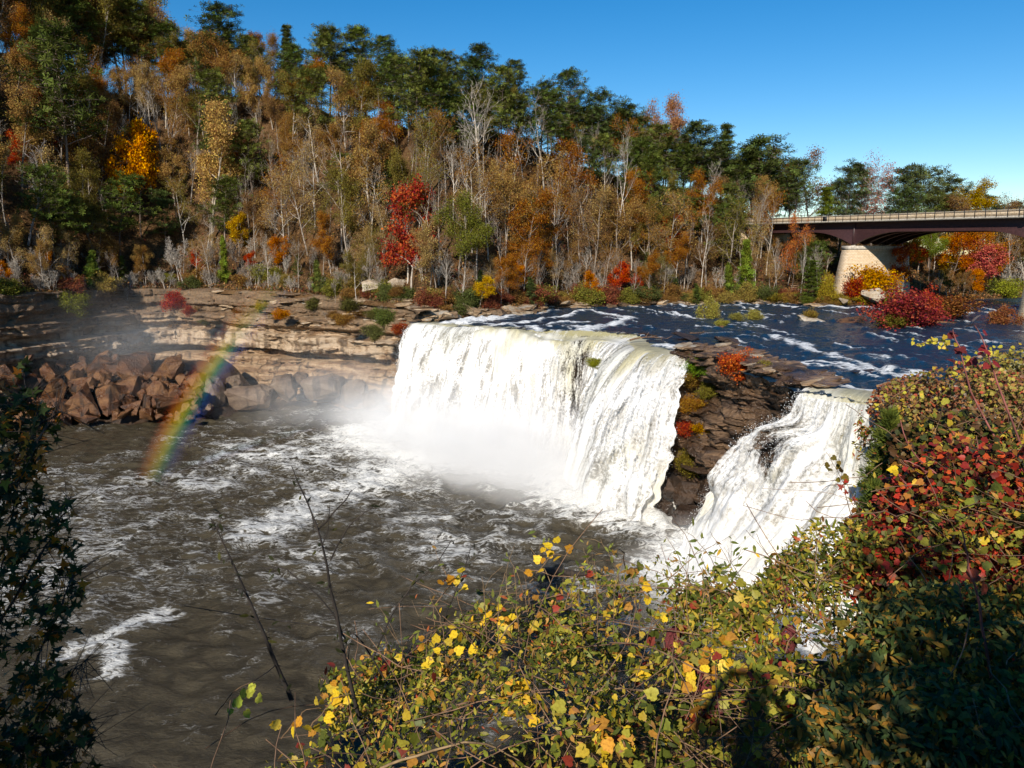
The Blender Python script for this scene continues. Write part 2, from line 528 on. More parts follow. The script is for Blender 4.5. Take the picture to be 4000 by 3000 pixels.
def rock_wall(name, line, ztop, zbot, mat, seed, profile, thick=(0.12, 0.2, 0.35, 0.6, 1.1), depth=0.55, ds=0.19, dz=0.13, lid=2.0, tilt=0.02, side=1):
    P, s = resample(line, ds)
    P = smooth_line(P, 20)
    tan = norm(np.gradient(P, axis=0))
    nr = np.stack([tan[:, 1], -tan[:, 0]], 1) * side
    zt = np.interp(s, np.linspace(0, s[-1], len(ztop)), ztop) + (fbm(s * 0.25, 3, 0, seed + 5, 3) - 0.5) * 0.9
    nz = int((max(ztop) - zbot) / dz)
    f = np.linspace(0, 1, nz)
    Zg = zbot + (zt[:, None] - zbot) * f[None]
    Sg = np.broadcast_to(s[:, None], Zg.shape)
    off, kk = strata_offsets(Sg, Zg, seed, list(thick), depth, tilt)
    off = off + np.interp(Zg, *profile) + (fbm(Sg * 0.11, Zg * 0.15, 0, seed + 11, 3) - 0.5) * 3.0 + (fbm(Sg * 1.5, Zg * 2, 0, seed + 12, 2) - 0.5) * 0.15
    XY = P[:, None, :] + nr[:, None, :] * off[..., None]
    V = np.concatenate([XY, Zg[..., None]], -1)
    # a shelf running back from the top edge under the soil
    back = np.concatenate([P[:, None, :] - nr[:, None, :] * np.array([lid * .5, lid])[None, :, None], (zt[:, None] + np.array([0.15, 0.1])[None])[..., None]], -1)
    V = np.concatenate([V, back], 1)
    n0, n1 = V.shape[:2]
    F = grid_faces(n0, n1)
    if side > 0:
        F = F[:, ::-1]
    o = obj(name, mesh(name, V.reshape(-1, 3), F, mat))
    return o, P, nr, s, zt, V

CLIFF = [(-112, 103), (-92, 97), (-76, 94.5), (-72, 98), (-68, 114), (-64, 129.5), (-58, 132.0), (-50, 130), (-41, 125.6), (-30, 119.6), (-20, 114.2), (-14, 110), (-13.5, 102), (-12.0, 98.4)]
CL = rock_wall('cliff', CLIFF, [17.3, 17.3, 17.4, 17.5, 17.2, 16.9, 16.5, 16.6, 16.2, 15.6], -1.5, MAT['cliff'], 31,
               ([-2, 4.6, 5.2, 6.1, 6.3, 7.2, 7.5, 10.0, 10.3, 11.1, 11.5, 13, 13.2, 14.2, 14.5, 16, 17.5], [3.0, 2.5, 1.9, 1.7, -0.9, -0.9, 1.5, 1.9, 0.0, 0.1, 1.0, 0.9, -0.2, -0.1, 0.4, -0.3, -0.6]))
cliff = tag(CL[0], 'layered tan sandstone cliff along the far side of the pool', kind='structure')
FW = rock_wall('falls_wall', [(-13.4, 99.9), (-11.8, 98.4), (-2.2, 92.2), (5.8, 88.4), (12.0, 86.0), (13.6, 79.4), (14.1, 73.6), (15.0, 70.6), (17.0, 69.0)], [13.5, 13.5, 12.7, 12.7, 13.4, 13.5], -1.5, MAT['wetrock'], 47,
               ([-2, 4, 9, 14], [1.2, 0.7, 0.2, -0.3]), depth=0.4, lid=6)
tag(FW[0], 'dark wet rock face hidden behind the main falls', kind='structure')
OUTC = [(15.2, 70), (16.0, 67.5), (16.6, 64), (18.2, 59), (20.0, 54.5), (20.3, 51.5), (21.5, 50.4)]
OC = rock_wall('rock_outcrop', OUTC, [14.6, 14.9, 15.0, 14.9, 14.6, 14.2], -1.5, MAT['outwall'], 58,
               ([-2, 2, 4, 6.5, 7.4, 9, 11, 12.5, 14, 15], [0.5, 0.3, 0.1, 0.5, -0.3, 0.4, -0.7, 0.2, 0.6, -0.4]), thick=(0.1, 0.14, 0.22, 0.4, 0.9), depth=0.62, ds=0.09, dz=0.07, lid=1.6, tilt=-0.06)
outcrop = tag(OC[0], 'layered brown rock outcrop standing between the two falls', kind='structure')
RW = rock_wall('falls_wall', [(20.2, 51.6), (21.3, 49.6), (24.5, 45.9), (27, 43), (31, 41)], [13.7, 13.7, 13.8, 14.2], -1.5, MAT['wetrock'], 71,
               ([-2, 3, 8, 9.3, 9.8, 14], [4.2, 2.6, 1.6, 1.4, 0.1, -0.5]), depth=0.4, lid=5)
tag(RW[0], 'dark wet rock face hidden behind the smaller falls', kind='structure')

# ---------------- water
FOAM_LINES = []
def fl(pts, w, a=1.0, z=14.3):
    FOAM_LINES.append(([at_z(x, y, z) for x, y in pts], w, a))
fl([(428, 327), (455, 322), (500, 316), (540, 311)], 2.8, 1.35)
fl([(425, 326), (460, 327), (510, 331), (545, 336)], 2.0, 1.15)
fl([(470, 322), (520, 325), (560, 332)], 1.2, 0.9)
fl([(470, 327), (520, 322), (555, 318), (585, 311), (632, 319)], 0.8)
fl([(560, 333), (585, 330), (612, 325), (632, 319)], 1.1)
fl([(575, 326), (605, 333)], 0.7); fl([(648, 312), (675, 315), (703, 320)], 0.5); fl([(545, 324), (590, 321)], 0.6)
fl([(606, 345), (640, 344), (684, 347)], 0.9); fl([(654, 353), (680, 354), (712, 357)], 0.6); fl([(622, 338), (660, 336)], 0.4, 0.8)
fl([(771, 308), (800, 310), (865, 311), (889, 313)], 1.0); fl([(776, 302), (810, 303), (844, 306)], 0.8)
fl([(954, 315), (990, 317), (1024, 320), (1070, 323)], 1.4); fl([(779, 336), (805, 346), (836, 357), (860, 365), (889, 369)], 0.9)
fl([(800, 361), (830, 363), (862, 367)], 0.7); fl([(881, 337), (920, 342), (965, 348)], 0.35, 0.9); fl([(970, 344), (1006, 344)], 0.35, 0.9)
fl([(666, 352), (700, 349), (737, 350)], 1.0); fl([(666, 315), (704, 320)], 0.5, 0.8); fl([(690, 310), (763, 306)], 0.6, 0.8)
fl([(863, 368), (880, 372), (900, 376), (925, 371)], 0.7); fl([(800, 363), (852, 367), (868, 377)], 0.5); fl([(812, 372), (830, 376), (846, 384)], 0.45)
fl([(640, 327), (668, 331)], 0.4, 0.7); fl([(700, 335), (735, 333)], 0.35, 0.6); fl([(740, 342), (775, 347)], 0.35, 0.6); fl([(905, 329), (950, 331)], 0.35, 0.6)
_r = np.random.default_rng(8)
for _ in range(170):
    x_, y_ = 520 + 520 * _r.random(), 305 + 75 * _r.random() ** 1.5
    l_ = 8 + 26 * _r.random()
    fl([(x_, y_), (x_ + l_ * .5, y_ + l_ * .06), (x_ + l_, y_ + l_ * .15)], 0.2 + .35 * _r.random(), 0.45 + .5 * _r.random())
fl([(820, 380), (845, 387), (872, 392)], 0.6); fl([(930, 352), (975, 356)], 0.3, 0.5); fl([(850, 345), (880, 351)], 0.3, 0.5)

CREST = [(-12.9, 98.0), (-3.0, 91.0), (5.0, 87.2), (10.8, 85.0), (12.3, 79.0), (12.8, 73.2), (13.9, 69.6), (16.4, 67.7)]
RIVER = [(-14.5, 99.5), (-12.2, 97.6), (-2.6, 91.0), (4.6, 88.8), (10.4, 87.2), (13.6, 83.8), (13.8, 79.0), (13.4, 72.9), (16.0, 67.6), (19.2, 50.8), (24.0, 45.4), (29, 46), (36.5, 57.5), (51, 69), (78, 85), (130, 112), (150, 175), (95, 160), (72, 141), (55, 136), (32, 131), (8, 126), (0, 116), (-9, 106)]
def river_z(x, y):
    u = np.clip(poly_dist(np.stack([x, y], -1), [(-12.5, 97.6), (15.9, 68), (24, 46)]) / 60, 0, 1)
    return 14.12 + 0.65 * u
gx, gy = np.meshgrid(np.arange(-15, 135, 0.32), np.arange(45, 160, 0.32), indexing='ij')
P2 = np.stack([gx, gy], -1)
keep = in_poly(P2, RIVER)
foam = np.zeros(gx.shape)
for ln, w, a in FOAM_LINES:
    lo, hi = np.min(ln, 0)[:2] - 6 * w, np.max(ln, 0)[:2] + 6 * w
    m_ = (gx > lo[0]) & (gx < hi[0]) & (gy > lo[1]) & (gy < hi[1])
    q = P2[m_] + (np.stack([fbm(gx[m_] * .35, gy[m_] * .35, 0, 3, 2), fbm(gx[m_] * .35, gy[m_] * .35, 0, 4, 2)], -1) - 0.5) * 2.4
    foam[m_] = np.maximum(foam[m_], a * np.exp(-(poly_dist(q, ln) / w) ** 2 * 0.9))
lipd = poly_dist(P2, CREST)
foam = np.maximum(foam, 0.75 * np.exp(-lipd / 2.2) * sstep(0.35, 0.65, fbm(gx * 0.3, gy * 0.3, 0, 77, 2)))
foam = np.maximum(foam, 0.55 * np.exp(-(poly_dist(P2, [(19.6, 50.5), (24, 46)]) / 3.0)))
wx, wy = gx * 0.86 + gy * 0.5, -gx * 0.5 + gy * 0.86
wave = 1.25 * (fbm(wx * 0.45, wy * 0.7, 0, 21, 4) - 0.5) * 0.55 + (fbm(wx * 1.6, wy * 2.0, 0, 22, 2) - 0.5) * 0.10
gz = river_z(gx, gy) + wave * (0.6 + 0.8 * foam) + foam * (0.10 + 0.35 * (fbm(gx * 0.9, gy * 0.9, 0, 23, 3) - 0.4))
lip_all = np.minimum(lipd, poly_dist(P2, [(19.6, 50.5), (24, 46)]))
gz = gz - 0.22 * np.exp(-lip_all / 1.0)
F = grid_faces(*gx.shape)
kf = keep.ravel()
F = F[kf[F].all(1)]
used = np.unique(F)
remap = -np.ones(gx.size, np.int64)
remap[used] = np.arange(len(used))
V = np.stack([gx, gy, gz], -1).reshape(-1, 3)[used]

def mat_water(name, deep, shallow, foamcol, fscale, stretch, rot, rough=0.12, base_fleck=0.0):
    k = M(name)
    P = k.n('NewGeometry').outputs['Position']
    mp = k.n('Mapping')
    k.set(mp, 'Vector', P); k.set(mp, 'Rotation', (0, 0, rot)); k.set(mp, 'Scale', stretch)
    Q = mp.outputs[0]
    n1 = k.noise(Q, fscale, 6, 0.66, 1.1)
    n2 = k.noise(Q, fscale * 3.1, 6, 0.72, 0.8)
    ridge = k.math('SUBTRACT', 1.0, k.math('MULTIPLY', k.math('ABSOLUTE', k.math('SUBTRACT', n1, 0.5)), 5.0), clamp=True)
    f = k.attr('foam').outputs['Fac']
    tex = k.math('ADD', k.math('MULTIPLY', ridge, 0.42), k.math('MULTIPLY', n2, 0.58))
    thr = k.math('MULTIPLY_ADD', f, -0.60, 0.90 - base_fleck)
    fm = k.math('MULTIPLY', k.mr(k.math('SUBTRACT', tex, thr), -0.02, 0.30), k.mr(k.noise(Q, fscale * 7, 4, 0.7), 0.25, 0.6, 0.45, 1.0))
    c = k.mix(k.mr(n1, 0.3, 0.7), c4(deep), c4(shallow))
    wt = k.n('BsdfPrincipled', i_Base_Color=c, i_Roughness=rough, i_IOR=1.333)
    hgt = k.math('ADD', k.math('MULTIPLY', n2, 0.5), k.math('MULTIPLY', k.noise(Q, fscale * 9, 3, 0.6), 0.2))
    k.set(wt, 'Normal', k.bump(hgt, 0.8, 0.3))
    fo = k.n('BsdfPrincipled', i_Base_Color=c4(foamcol), i_Roughness=0.85, i_Normal=k.bump(k.math('ADD', n2, k.math('MULTIPLY', tex, 0.7)), 0.8, 0.22))
    fo.inputs['Specular IOR Level'].default_value = 0.1
    mx = k.n('MixShader', i_0=fm)
    k.set(mx, 1, wt.outputs[0]); k.set(mx, 2, fo.outputs[0])
    return k.surf(mx)
MAT['river'] = mat_water('river_water', (0.004, 0.02, 0.05), (0.012, 0.036, 0.06), (0.86, 0.86, 0.85), 0.9, (0.42, 1.5, 1.0), -0.55, 0.10)
MAT['pool'] = mat_water('pool_water', (0.036, 0.029, 0.017), (0.082, 0.066, 0.039), (0.84, 0.82, 0.76), 0.85, (0.65, 1.3, 1.0), 0.35, 0.13, 0.0)
o = obj('river_water', mesh('river_water', V, remap[F], MAT['river'], True, {'foam': foam.ravel()[used]}))
tag(o, 'dark blue river with white rapids above the falls', kind='structure')

# the pool under the falls
BASE_MAIN = [(-17, 95), (-7, 87), (1, 83), (6.0, 80.5), (6.6, 73), (9, 67.5), (12.5, 64.5)]
BASE_SIDE = [(13.5, 57), (14, 51), (16, 47), (20, 43)]
gx, gy = np.meshgrid(np.arange(-95, 30, 0.31), np.arange(14, 132, 0.31), indexing='ij')
P2 = np.stack([gx, gy], -1)
db, dsd = poly_dist(P2, BASE_MAIN), poly_dist(P2, BASE_SIDE)
big = fbm(gx * 0.06, gy * 0.06, 0, 41, 4)
mid = fbm(gx * 0.2, gy * 0.2, 0, 44, 3)
tongue = [at_z(x, y, 0) for x, y in [(560, 450), (470, 452), (420, 462), (340, 492), (262, 530)]]
arcl = [at_z(x, y, 0) for x, y in [(640, 505), (590, 498), (530, 470), (470, 448)]]
eddy = [at_z(x, y, 0) for x, y in [(70, 652), (100, 640), (135, 622), (160, 612)]]
eddy2 = [at_z(x, y, 0) for x, y in [(100, 640), (118, 652), (112, 672)]]
foam = 1.8 * np.exp(-np.clip(db - 2.0, 0, None) / 4.8)
foam = np.maximum(foam, 0.86 * np.exp(-(poly_dist(P2, tongue) / 5.5) ** 2))
foam = np.maximum(foam, 0.7 * np.exp(-(poly_dist(P2, arcl) / 2.6) ** 2))
foam = np.maximum(foam, 1.5 * np.exp(-np.clip(dsd - 1.8, 0, None) / 2.8))
foam = np.maximum(foam, 0.24 * sstep(40, 60, gy) * sstep(114, 84, gy) * (0.5 + 0.5 * sstep(-52, -30, gx)) + 0.25)
calm = np.exp(-(poly_dist(P2, [at_z(520, 490, 0), at_z(500, 520, 0), at_z(590, 545, 0), at_z(640, 540, 0)]) / 5.5) ** 2)
foam = foam * (1 - 0.55 * calm) + (mid - 0.5) * 0.5 + (big - 0.5) * 0.4
dr = at_z(260, 530, 0)
foam = foam - 0.12 * sstep(-24, -45, gx) * sstep(70, 90, gy)
q = P2 + (np.stack([fbm(gx * .5, gy * .5, 0, 3, 3), fbm(gx * .5, gy * .5, 0, 4, 3)], -1) - 0.5) * 2.6
foam = np.maximum(foam, 0.86 * np.exp(-(poly_dist(q, eddy) / 1.6) ** 2))
foam = np.maximum(foam, 0.8 * np.exp(-(poly_dist(q, eddy2) / 1.4) ** 2))
foam = np.clip(foam, 0, 1.8)
rough_w = 0.5 + 1.0 * np.exp(-np.clip(db - 3, 0, None) / 16) + 0.5 * np.exp(-dsd / 8)
wx, wy = gx * 0.94 - gy * 0.34, gx * 0.34 + gy * 0.94
rid = 1 - np.abs(2 * fbm(wx * 0.2, wy * 0.32, 0, 51, 4) - 1)
gz = ((rid - 0.75) * 1.1 + (fbm(wx * 0.7, wy * 0.9, 0, 52, 4, 0.62) - 0.5) * 0.9) * rough_w * 0.85
gz = gz + np.exp(-np.clip(db - 2, 0, None) / 3) * (fbm(gx * 0.5, gy * 0.5, 0, 54, 3)) * 1.6
foam = np.clip(foam + 0.25 * sstep(0.82, 0.97, rid) * rough_w * (foam > 0.12), 0, 1.8)
lim = (near_z(gx, gy) < 0.8)
F = grid_faces(*gx.shape)
F = F[lim.ravel()[F].any(1)]
used = np.unique(F)
remap = -np.ones(gx.size, np.int64)
remap[used] = np.arange(len(used))
o = obj('pool_water', mesh('pool_water', np.stack([gx, gy, gz], -1).reshape(-1, 3)[used], remap[F], MAT['pool'], True, {'foam': foam.ravel()[used]}))
tag(o, 'olive brown churning plunge pool flecked with foam', kind='structure')

# ---------------- the falling water
def mat_falls(name, tint, thin_gain=1.0):
    k = M(name)
    sa, ta = k.attr('sa').outputs['Fac'], k.attr('ta').outputs['Fac']
    thin, glass = k.attr('thin').outputs['Fac'], k.attr('glass').outputs['Fac']
    cb = k.n('CombineXYZ')
    k.set(cb, 0, sa); k.set(cb, 1, k.math('MULTIPLY', ta, 0.16))
    st = k.noise(cb.outputs[0], 1.5, 6, 0.68, 0.25)
    cb2 = k.n('CombineXYZ')
    k.set(cb2, 0, sa); k.set(cb2, 1, k.math('MULTIPLY', ta, 0.45))
    sp = k.noise(cb2.outputs[0], 7.0, 4, 0.75)
    cb3 = k.n('CombineXYZ')
    k.set(cb3, 0, k.math('MULTIPLY', sa, 0.22)); k.set(cb3, 1, k.math('MULTIPLY', ta, 0.1))
    lump = k.noise(cb3.outputs[0], 1.0, 3, 0.5)
    mixn = k.math('ADD', k.math('MULTIPLY', st, 0.62), k.math('MULTIPLY', sp, 0.38))
    hole = k.math('MULTIPLY', k.mr(k.math('SUBTRACT', mixn, k.math('MULTIPLY_ADD', thin, 0.5, 0.13)), 0.07, -0.09), thin_gain)
    dk = k.mix(k.mr(thin, 0.36, 0.62), c4((0.86, 0.83, 0.76)), c4((0.36, 0.33, 0.28)))
    white = k.mix(k.mr(mixn, 0.40, 0.56), dk, c4((0.93, 0.92, 0.90)))
    yel = k.mr(k.math('ADD', lump, k.math('MULTIPLY', glass, 0.42)), 0.50, 0.78)
    colr = k.mix(k.math('MULTIPLY', yel, 0.85), white, k.mix(k.mr(mixn, 0.42, 0.6), c4([x * 0.6 for x in tint]), c4(tint)))
    h = k.math('ADD', k.math('MULTIPLY', st, 0.7), k.math('MULTIPLY', sp, 0.35))
    bp = k.bump(h, 0.5, 0.3)
    d = k.n('BsdfPrincipled', i_Base_Color=colr, i_Roughness=k.math('MULTIPLY_ADD', glass, -0.45, 0.8), i_Normal=bp)
    d.inputs['Specular IOR Level'].default_value = 0.25
    t = k.n('BsdfTranslucent', i_Color=colr)
    m1 = k.n('MixShader', i_0=0.22)
    k.set(m1, 1, d.outputs[0]); k.set(m1, 2, t.outputs[0])
    tr = k.n('BsdfTransparent')
    m2 = k.n('MixShader', i_0=hole)
    k.set(m2, 1, m1.outputs[0]); k.set(m2, 2, tr.outputs[0])
    return k.surf(m2)
MAT['falls'] = mat_falls('falling_water', (0.60, 0.53, 0.28))
MAT['veil'] = mat_falls('spray_veil', (0.8, 0.78, 0.7), 1.0)

def main_sheet(dv, seed, thin_add, z_end=-0.6, n_s=420, n_t=130, push=0.0):
    C, _ = resample(CREST, 0.2)
    C = smooth_line(C, 60)
    sl_ = np.concatenate([[0], np.cumsum(np.linalg.norm(np.diff(C, axis=0), axis=1))])
    L = sl_[-1]
    s = np.linspace(0, L, n_s)
    C = np.stack([np.interp(s, sl_, C[:, i]) for i in range(2)], 1)
    tan = norm(np.gradient(smooth_line(C, 40), axis=0))
    nr = np.stack([tan[:, 1], -tan[:, 0]], 1)             # towards the pool
    bow = 1.1 * np.sin(s * 0.32 + 1) + 1.7 * (fbm(s * 0.16, 1, 0, seed, 3) - 0.5) * 1.6
    bow = bow * np.sin(np.pi * s / L) ** 0.5
    crest = C + nr * bow[:, None] * 0.5
    v = 2.55 + 1.6 * (fbm(s * 0.22, 7, 0, seed + 1, 3) - 0.5) + 1.1 * sstep(31, 36, s) - 0.9 * np.exp(-((s - 29.5) / 2.5) ** 2) + dv
    ztop = 14.22 + 0.2 * (fbm(s * 0.3, 2, 0, seed, 2) - 0.5) - 0.75 * sstep(15, 22, s) * sstep(33, 29, s)
    tt = np.concatenate([np.linspace(-3.2, 0, 18), np.linspace(0, 1.72, n_t)[1:]])
    T, Sg = np.meshgrid(tt, s)
    out = np.where(T < 0, T, v[:, None] * np.maximum(T, 0))
    drop = np.where(T < 0, 0.055 * (T + 0.4) ** 2 * 0 + 0.03 * np.exp(T * 1.5), 4.9 * np.maximum(T, 0) ** 2 + 0.03)
    zz = ztop[:, None] + (14.25 - ztop[:, None]) * sstep(-0.3, -3.0, T) - drop
    # ledges some strands break on
    led = (fbm(Sg * 0.17, 5, 0, seed + 5, 3))
    hit = sstep(0.52, 0.60, led) * sstep(0.55, 0.75, T) * (1 - 0.5 * sstep(30, 33, Sg))
    out = out + hit * 0.9 * (T - 0.5) + push * np.maximum(T, 0)
    pathl = np.where(T < 0, T, np.maximum(T, 0) * 3 + 4.9 * np.maximum(T, 0) ** 2)
    amp = np.clip(T, 0, 2)
    crown_ = (fbm(Sg * 0.55, T * 0.8, 0, seed + 6, 3) - 0.5) * 0.7 * sstep(-2.5, -0.3, T) * sstep(0.35, 0.0, T) * sstep(30, 20, Sg)
    zz = zz + crown_
    strand = (fbm(Sg * 0.8, pathl * 0.05, 0, seed + 2, 4) - 0.5) * 2.4 * np.clip(amp * 1.4, 0, 1.0)
    fine = (fbm(Sg * 3.0, pathl * 0.32, 0, seed + 3, 3) - 0.5) * 0.75 * np.clip(amp, 0, 1)
    out = out + strand + fine
    side = (fbm(Sg * 0.5, pathl * 0.1, 0, seed + 4, 3) - 0.5) * 0.9 * amp
    ragged = np.exp(-Sg / 0.8) + np.exp(-(L - Sg) / 0.8)
    side = side + ragged * (fbm(pathl * 0.6, Sg * 0.4, 0, seed + 14, 3) - 0.5) * 1.4 * amp
    XY = crest[:, None, :] + nr[:, None, :] * out[..., None] + tan[:, None, :] * side[..., None]
    V = np.concatenate([XY, np.maximum(zz, z_end)[..., None]], -1)
    Sn = Sg / L
    thin = 0.30 + 0.50 * np.exp(-((Sg - 24.5) / 2.4) ** 2) + 0.32 * np.exp(-((Sg - 31.5) / 2.2) ** 2) * sstep(0.1, 0.5, T) + 0.20 * sstep(38.5, 43.5, Sg)
    thin = thin + 0.14 * np.exp(-((Sg - 19.5) / 1.0) ** 2) + 0.14 * ragged
    thin = thin * sstep(-0.5, 0.25, T) - 0.25 * sstep(1.25, 1.6, T) + thin_add + 0.85 * sstep(-0.35, -1.9, T)
    gl = sstep(1.0, 0.0, T) * (0.45 + 0.8 * np.exp(-((Sg - 38.5) / 2.6) ** 2) + 0.5 * np.exp(-((Sg - 9) / 2.6) ** 2) + 0.25 * np.exp(-((Sg - 22) / 1.2) ** 2))
    gl = np.clip(gl + 0.35 * np.exp(-((Sg - 8.5) / 1.6) ** 2) * sstep(1.7, 0.4, T) + 0.5 * np.exp(-((Sg - 38.2) / 2.2) ** 2) * sstep(1.5, 0.4, T), 0, 1.2)
    return V, dict(sa=Sg.ravel(), ta=pathl.ravel(), thin=thin.ravel(), glass=gl.ravel())
V, at_ = main_sheet(0.0, 101, 0.0)
falls = obj('waterfall', mesh('waterfall', V.reshape(-1, 3), grid_faces(*V.shape[:2]), MAT['falls'], True, at_))
tag(falls, 'broad white main waterfall pouring over the long ledge', kind='structure')
MAIN_V = V
V, at_ = main_sheet(0.45, 141, 0.30, push=0.35, n_s=300, n_t=90)
V, at_ = V[:, 22:], {k_: a.reshape(V.shape[:2])[:, 22:].ravel() for k_, a in at_.items()}
tag(obj('spray_veil', mesh('spray_veil', V.reshape(-1, 3), grid_faces(*V.shape[:2]), MAT['veil'], True, at_), falls), kind='stuff')

def side_sheet(seed, push, thin_add, n_s=200, n_t=170):
    """the smaller falls: a cascade that widens as it drops over ledges"""
    cols = np.array([
        [(21.6, 53.0, 14.3), (19.7, 50.9, 14.0), (19.0, 51.2, 12.2), (17.6, 52.8, 11.0), (16.7, 54.0, 9.2), (15.6, 55.4, 6.5), (14.4, 56.2, 3.2), (13.2, 56.6, -0.6)],
        [(22.9, 51.2, 14.3), (21.0, 49.3, 14.0), (20.2, 49.0, 11.8), (18.4, 50.2, 10.6), (17.4, 51.0, 8.2), (16.4, 51.6, 5.8), (15.0, 52.0, 2.6), (13.8, 52.4, -0.6)],
        [(24.0, 50.0, 14.3), (22.1, 48.2, 14.05), (21.3, 47.4, 11.9), (20.7, 47.0, 9.4), (19.3, 47.4, 7.0), (17.9, 47.8, 4.6), (16.2, 48.2, 2.2), (14.4, 48.4, -0.6)],
        [(25.2, 49.0, 14.3), (23.4, 46.9, 14.1), (22.7, 45.9, 11.9), (22.2, 45.3, 9.2), (21.0, 45.3, 6.6), (19.6, 45.1, 4.4), (18.0, 44.9, 2.2), (16.2, 44.6, -0.6)],
        [(27.2, 47.6, 14.3), (25.6, 45.2, 14.1), (25.0, 44.2, 11.9), (24.6, 43.8, 9.2), (23.4, 43.2, 6.6), (22.2, 42.8, 4.4), (20.8, 42.4, 2.2), (19.4, 42.0, -0.6)]], float)
    a, b = np.linspace(0, 1, n_s), np.linspace(0, 1, n_t)
    def interp_ax(C, t):
        n = len(C) - 1
        x = t * n
        i = np.clip(x.astype(int), 0, n - 1)
        f = (x - i)[:, None, None]
        p0, p1, p2, p3 = C[np.clip(i - 1, 0, n)], C[i], C[i + 1], C[np.clip(i + 2, 0, n)]
        return p1 + 0.5 * f * (p2 - p0 + f * (2 * p0 - 5 * p1 + 4 * p2 - p3 + f * (3 * (p1 - p2) + p3 - p0)))
    G = interp_ax(cols, a)
    G = np.swapaxes(interp_ax(np.swapaxes(G, 0, 1), b), 0, 1)
    Sg, T = np.meshgrid(a * 9, b, indexing='ij')
    pl = T * 19
    amp = sstep(0.10, 0.4, T)
    nr = np.array([-0.74, -0.62, 0.25])
    bump_ = (fbm(Sg * 1.1, pl * 0.16, 0, seed, 4) - 0.5) * 1.7 * amp + (fbm(Sg * 3.4, pl * 0.6, 0, seed + 1, 3) - 0.5) * 0.8 * amp
    lobes = (fbm(Sg * 0.5, pl * 0.3, 0, seed + 2, 3) - 0.5) * 2.2 * sstep(0.35, 0.8, T)
    V = G + nr * (bump_ + lobes + push * amp)[..., None]
    V[..., 0] += (fbm(pl * 0.8, Sg * 0.5, 0, seed + 3, 3) - 0.5) * 1.0 * np.exp(-Sg / 0.9) * amp
    thin = 0.26 + 0.32 * np.exp(-((Sg - 1.2) / 1.5) ** 2) * sstep(0.12, 0.25, T) * sstep(0.72, 0.5, T) + 0.42 * np.exp(-((Sg - 2.0) / 1.0) ** 2) * np.exp(-((T - 0.5) / 0.12) ** 2)
    thin = thin + 0.25 * np.exp(-Sg / 0.5) - 0.12 * sstep(0.6, 0.9, T)
    thin = thin * sstep(0.05, 0.2, T) + thin_add
    gl = 1.1 * np.exp(-((Sg - 5.2) / 1.9) ** 2) * sstep(0.62, 0.22, T) + 0.25 * sstep(0.3, 0.1, T)
    return V, dict(sa=Sg.ravel() + 60, ta=pl.ravel(), thin=thin.ravel(), glass=gl.ravel())
V, at_ = side_sheet(201, 0.0, 0.0)
sfalls = obj('waterfall', mesh('side_waterfall', V.reshape(-1, 3), grid_faces(*V.shape[:2])[:, ::-1], MAT['falls'], True, at_))
tag(sfalls, 'smaller white waterfall tumbling beside the rock outcrop', kind='structure')
SIDE_V = V
V, at_ = side_sheet(241, 0.5, 0.3, 150, 120)
V, at_ = V[:, 20:], {k_: a.reshape(V.shape[:2])[:, 20:].ravel() for k_, a in at_.items()}
tag(obj('spray_veil', mesh('spray_veil', V.reshape(-1, 3), grid_faces(*V.shape[:2])[:, ::-1], MAT['veil'], True, at_), sfalls), kind='stuff')

# flying drops around both falls
def drops(par, base, rng, n, spread, rows):
    n0, n1 = base.shape[:2]
    i, j = rng.integers(0, n0, n), (n1 * rows[0] + (n1 * (rows[1] - rows[0])) * rng.random(n)).astype(int)
    edge = rng.random(n)
    i = np.where(edge < 0.3, (n0 - 1) * (1 - rng.random(n) ** 2 * 0.12), np.where(edge < 0.45, n0 * rng.random(n) ** 2 * 0.08, i)).astype(int)
    p = base[i, np.clip(j, 0, n1 - 1)] + np.array([-0.72, -0.66, 0.2]) * np.abs(rng.normal(0, spread, (n, 1))) + rng.normal(0, spread * 0.5, (n, 3))
    p = p[p[:, 2] > -0.2]
    TV = np.array([(0, 0, .8), (.6, 0, -.4), (-.3, .5, -.4), (-.3, -.5, -.4)])
    V, F = scatter(TV, [(0, 1, 2), (0, 2, 3), (0, 3, 1), (1, 3, 2)], p, frames(rng.normal(size=p.shape), rng), 0.02 + 0.05 * rng.random(len(p)) ** 2)
    return obj('spray', mesh('spray', V, F, MAT['drop']), par)
MAT['drop'] = mat_flat('water_drops', (0.88, 0.88, 0.86), 0.4, var=0.03)
rng = np.random.default_rng(5)
tag(drops(falls, MAIN_V, rng, 9000, 0.45, (0.3, 0.98)), kind='stuff')
tag(drops(sfalls, SIDE_V, rng, 9000, 0.4, (0.15, 0.98)), kind='stuff')

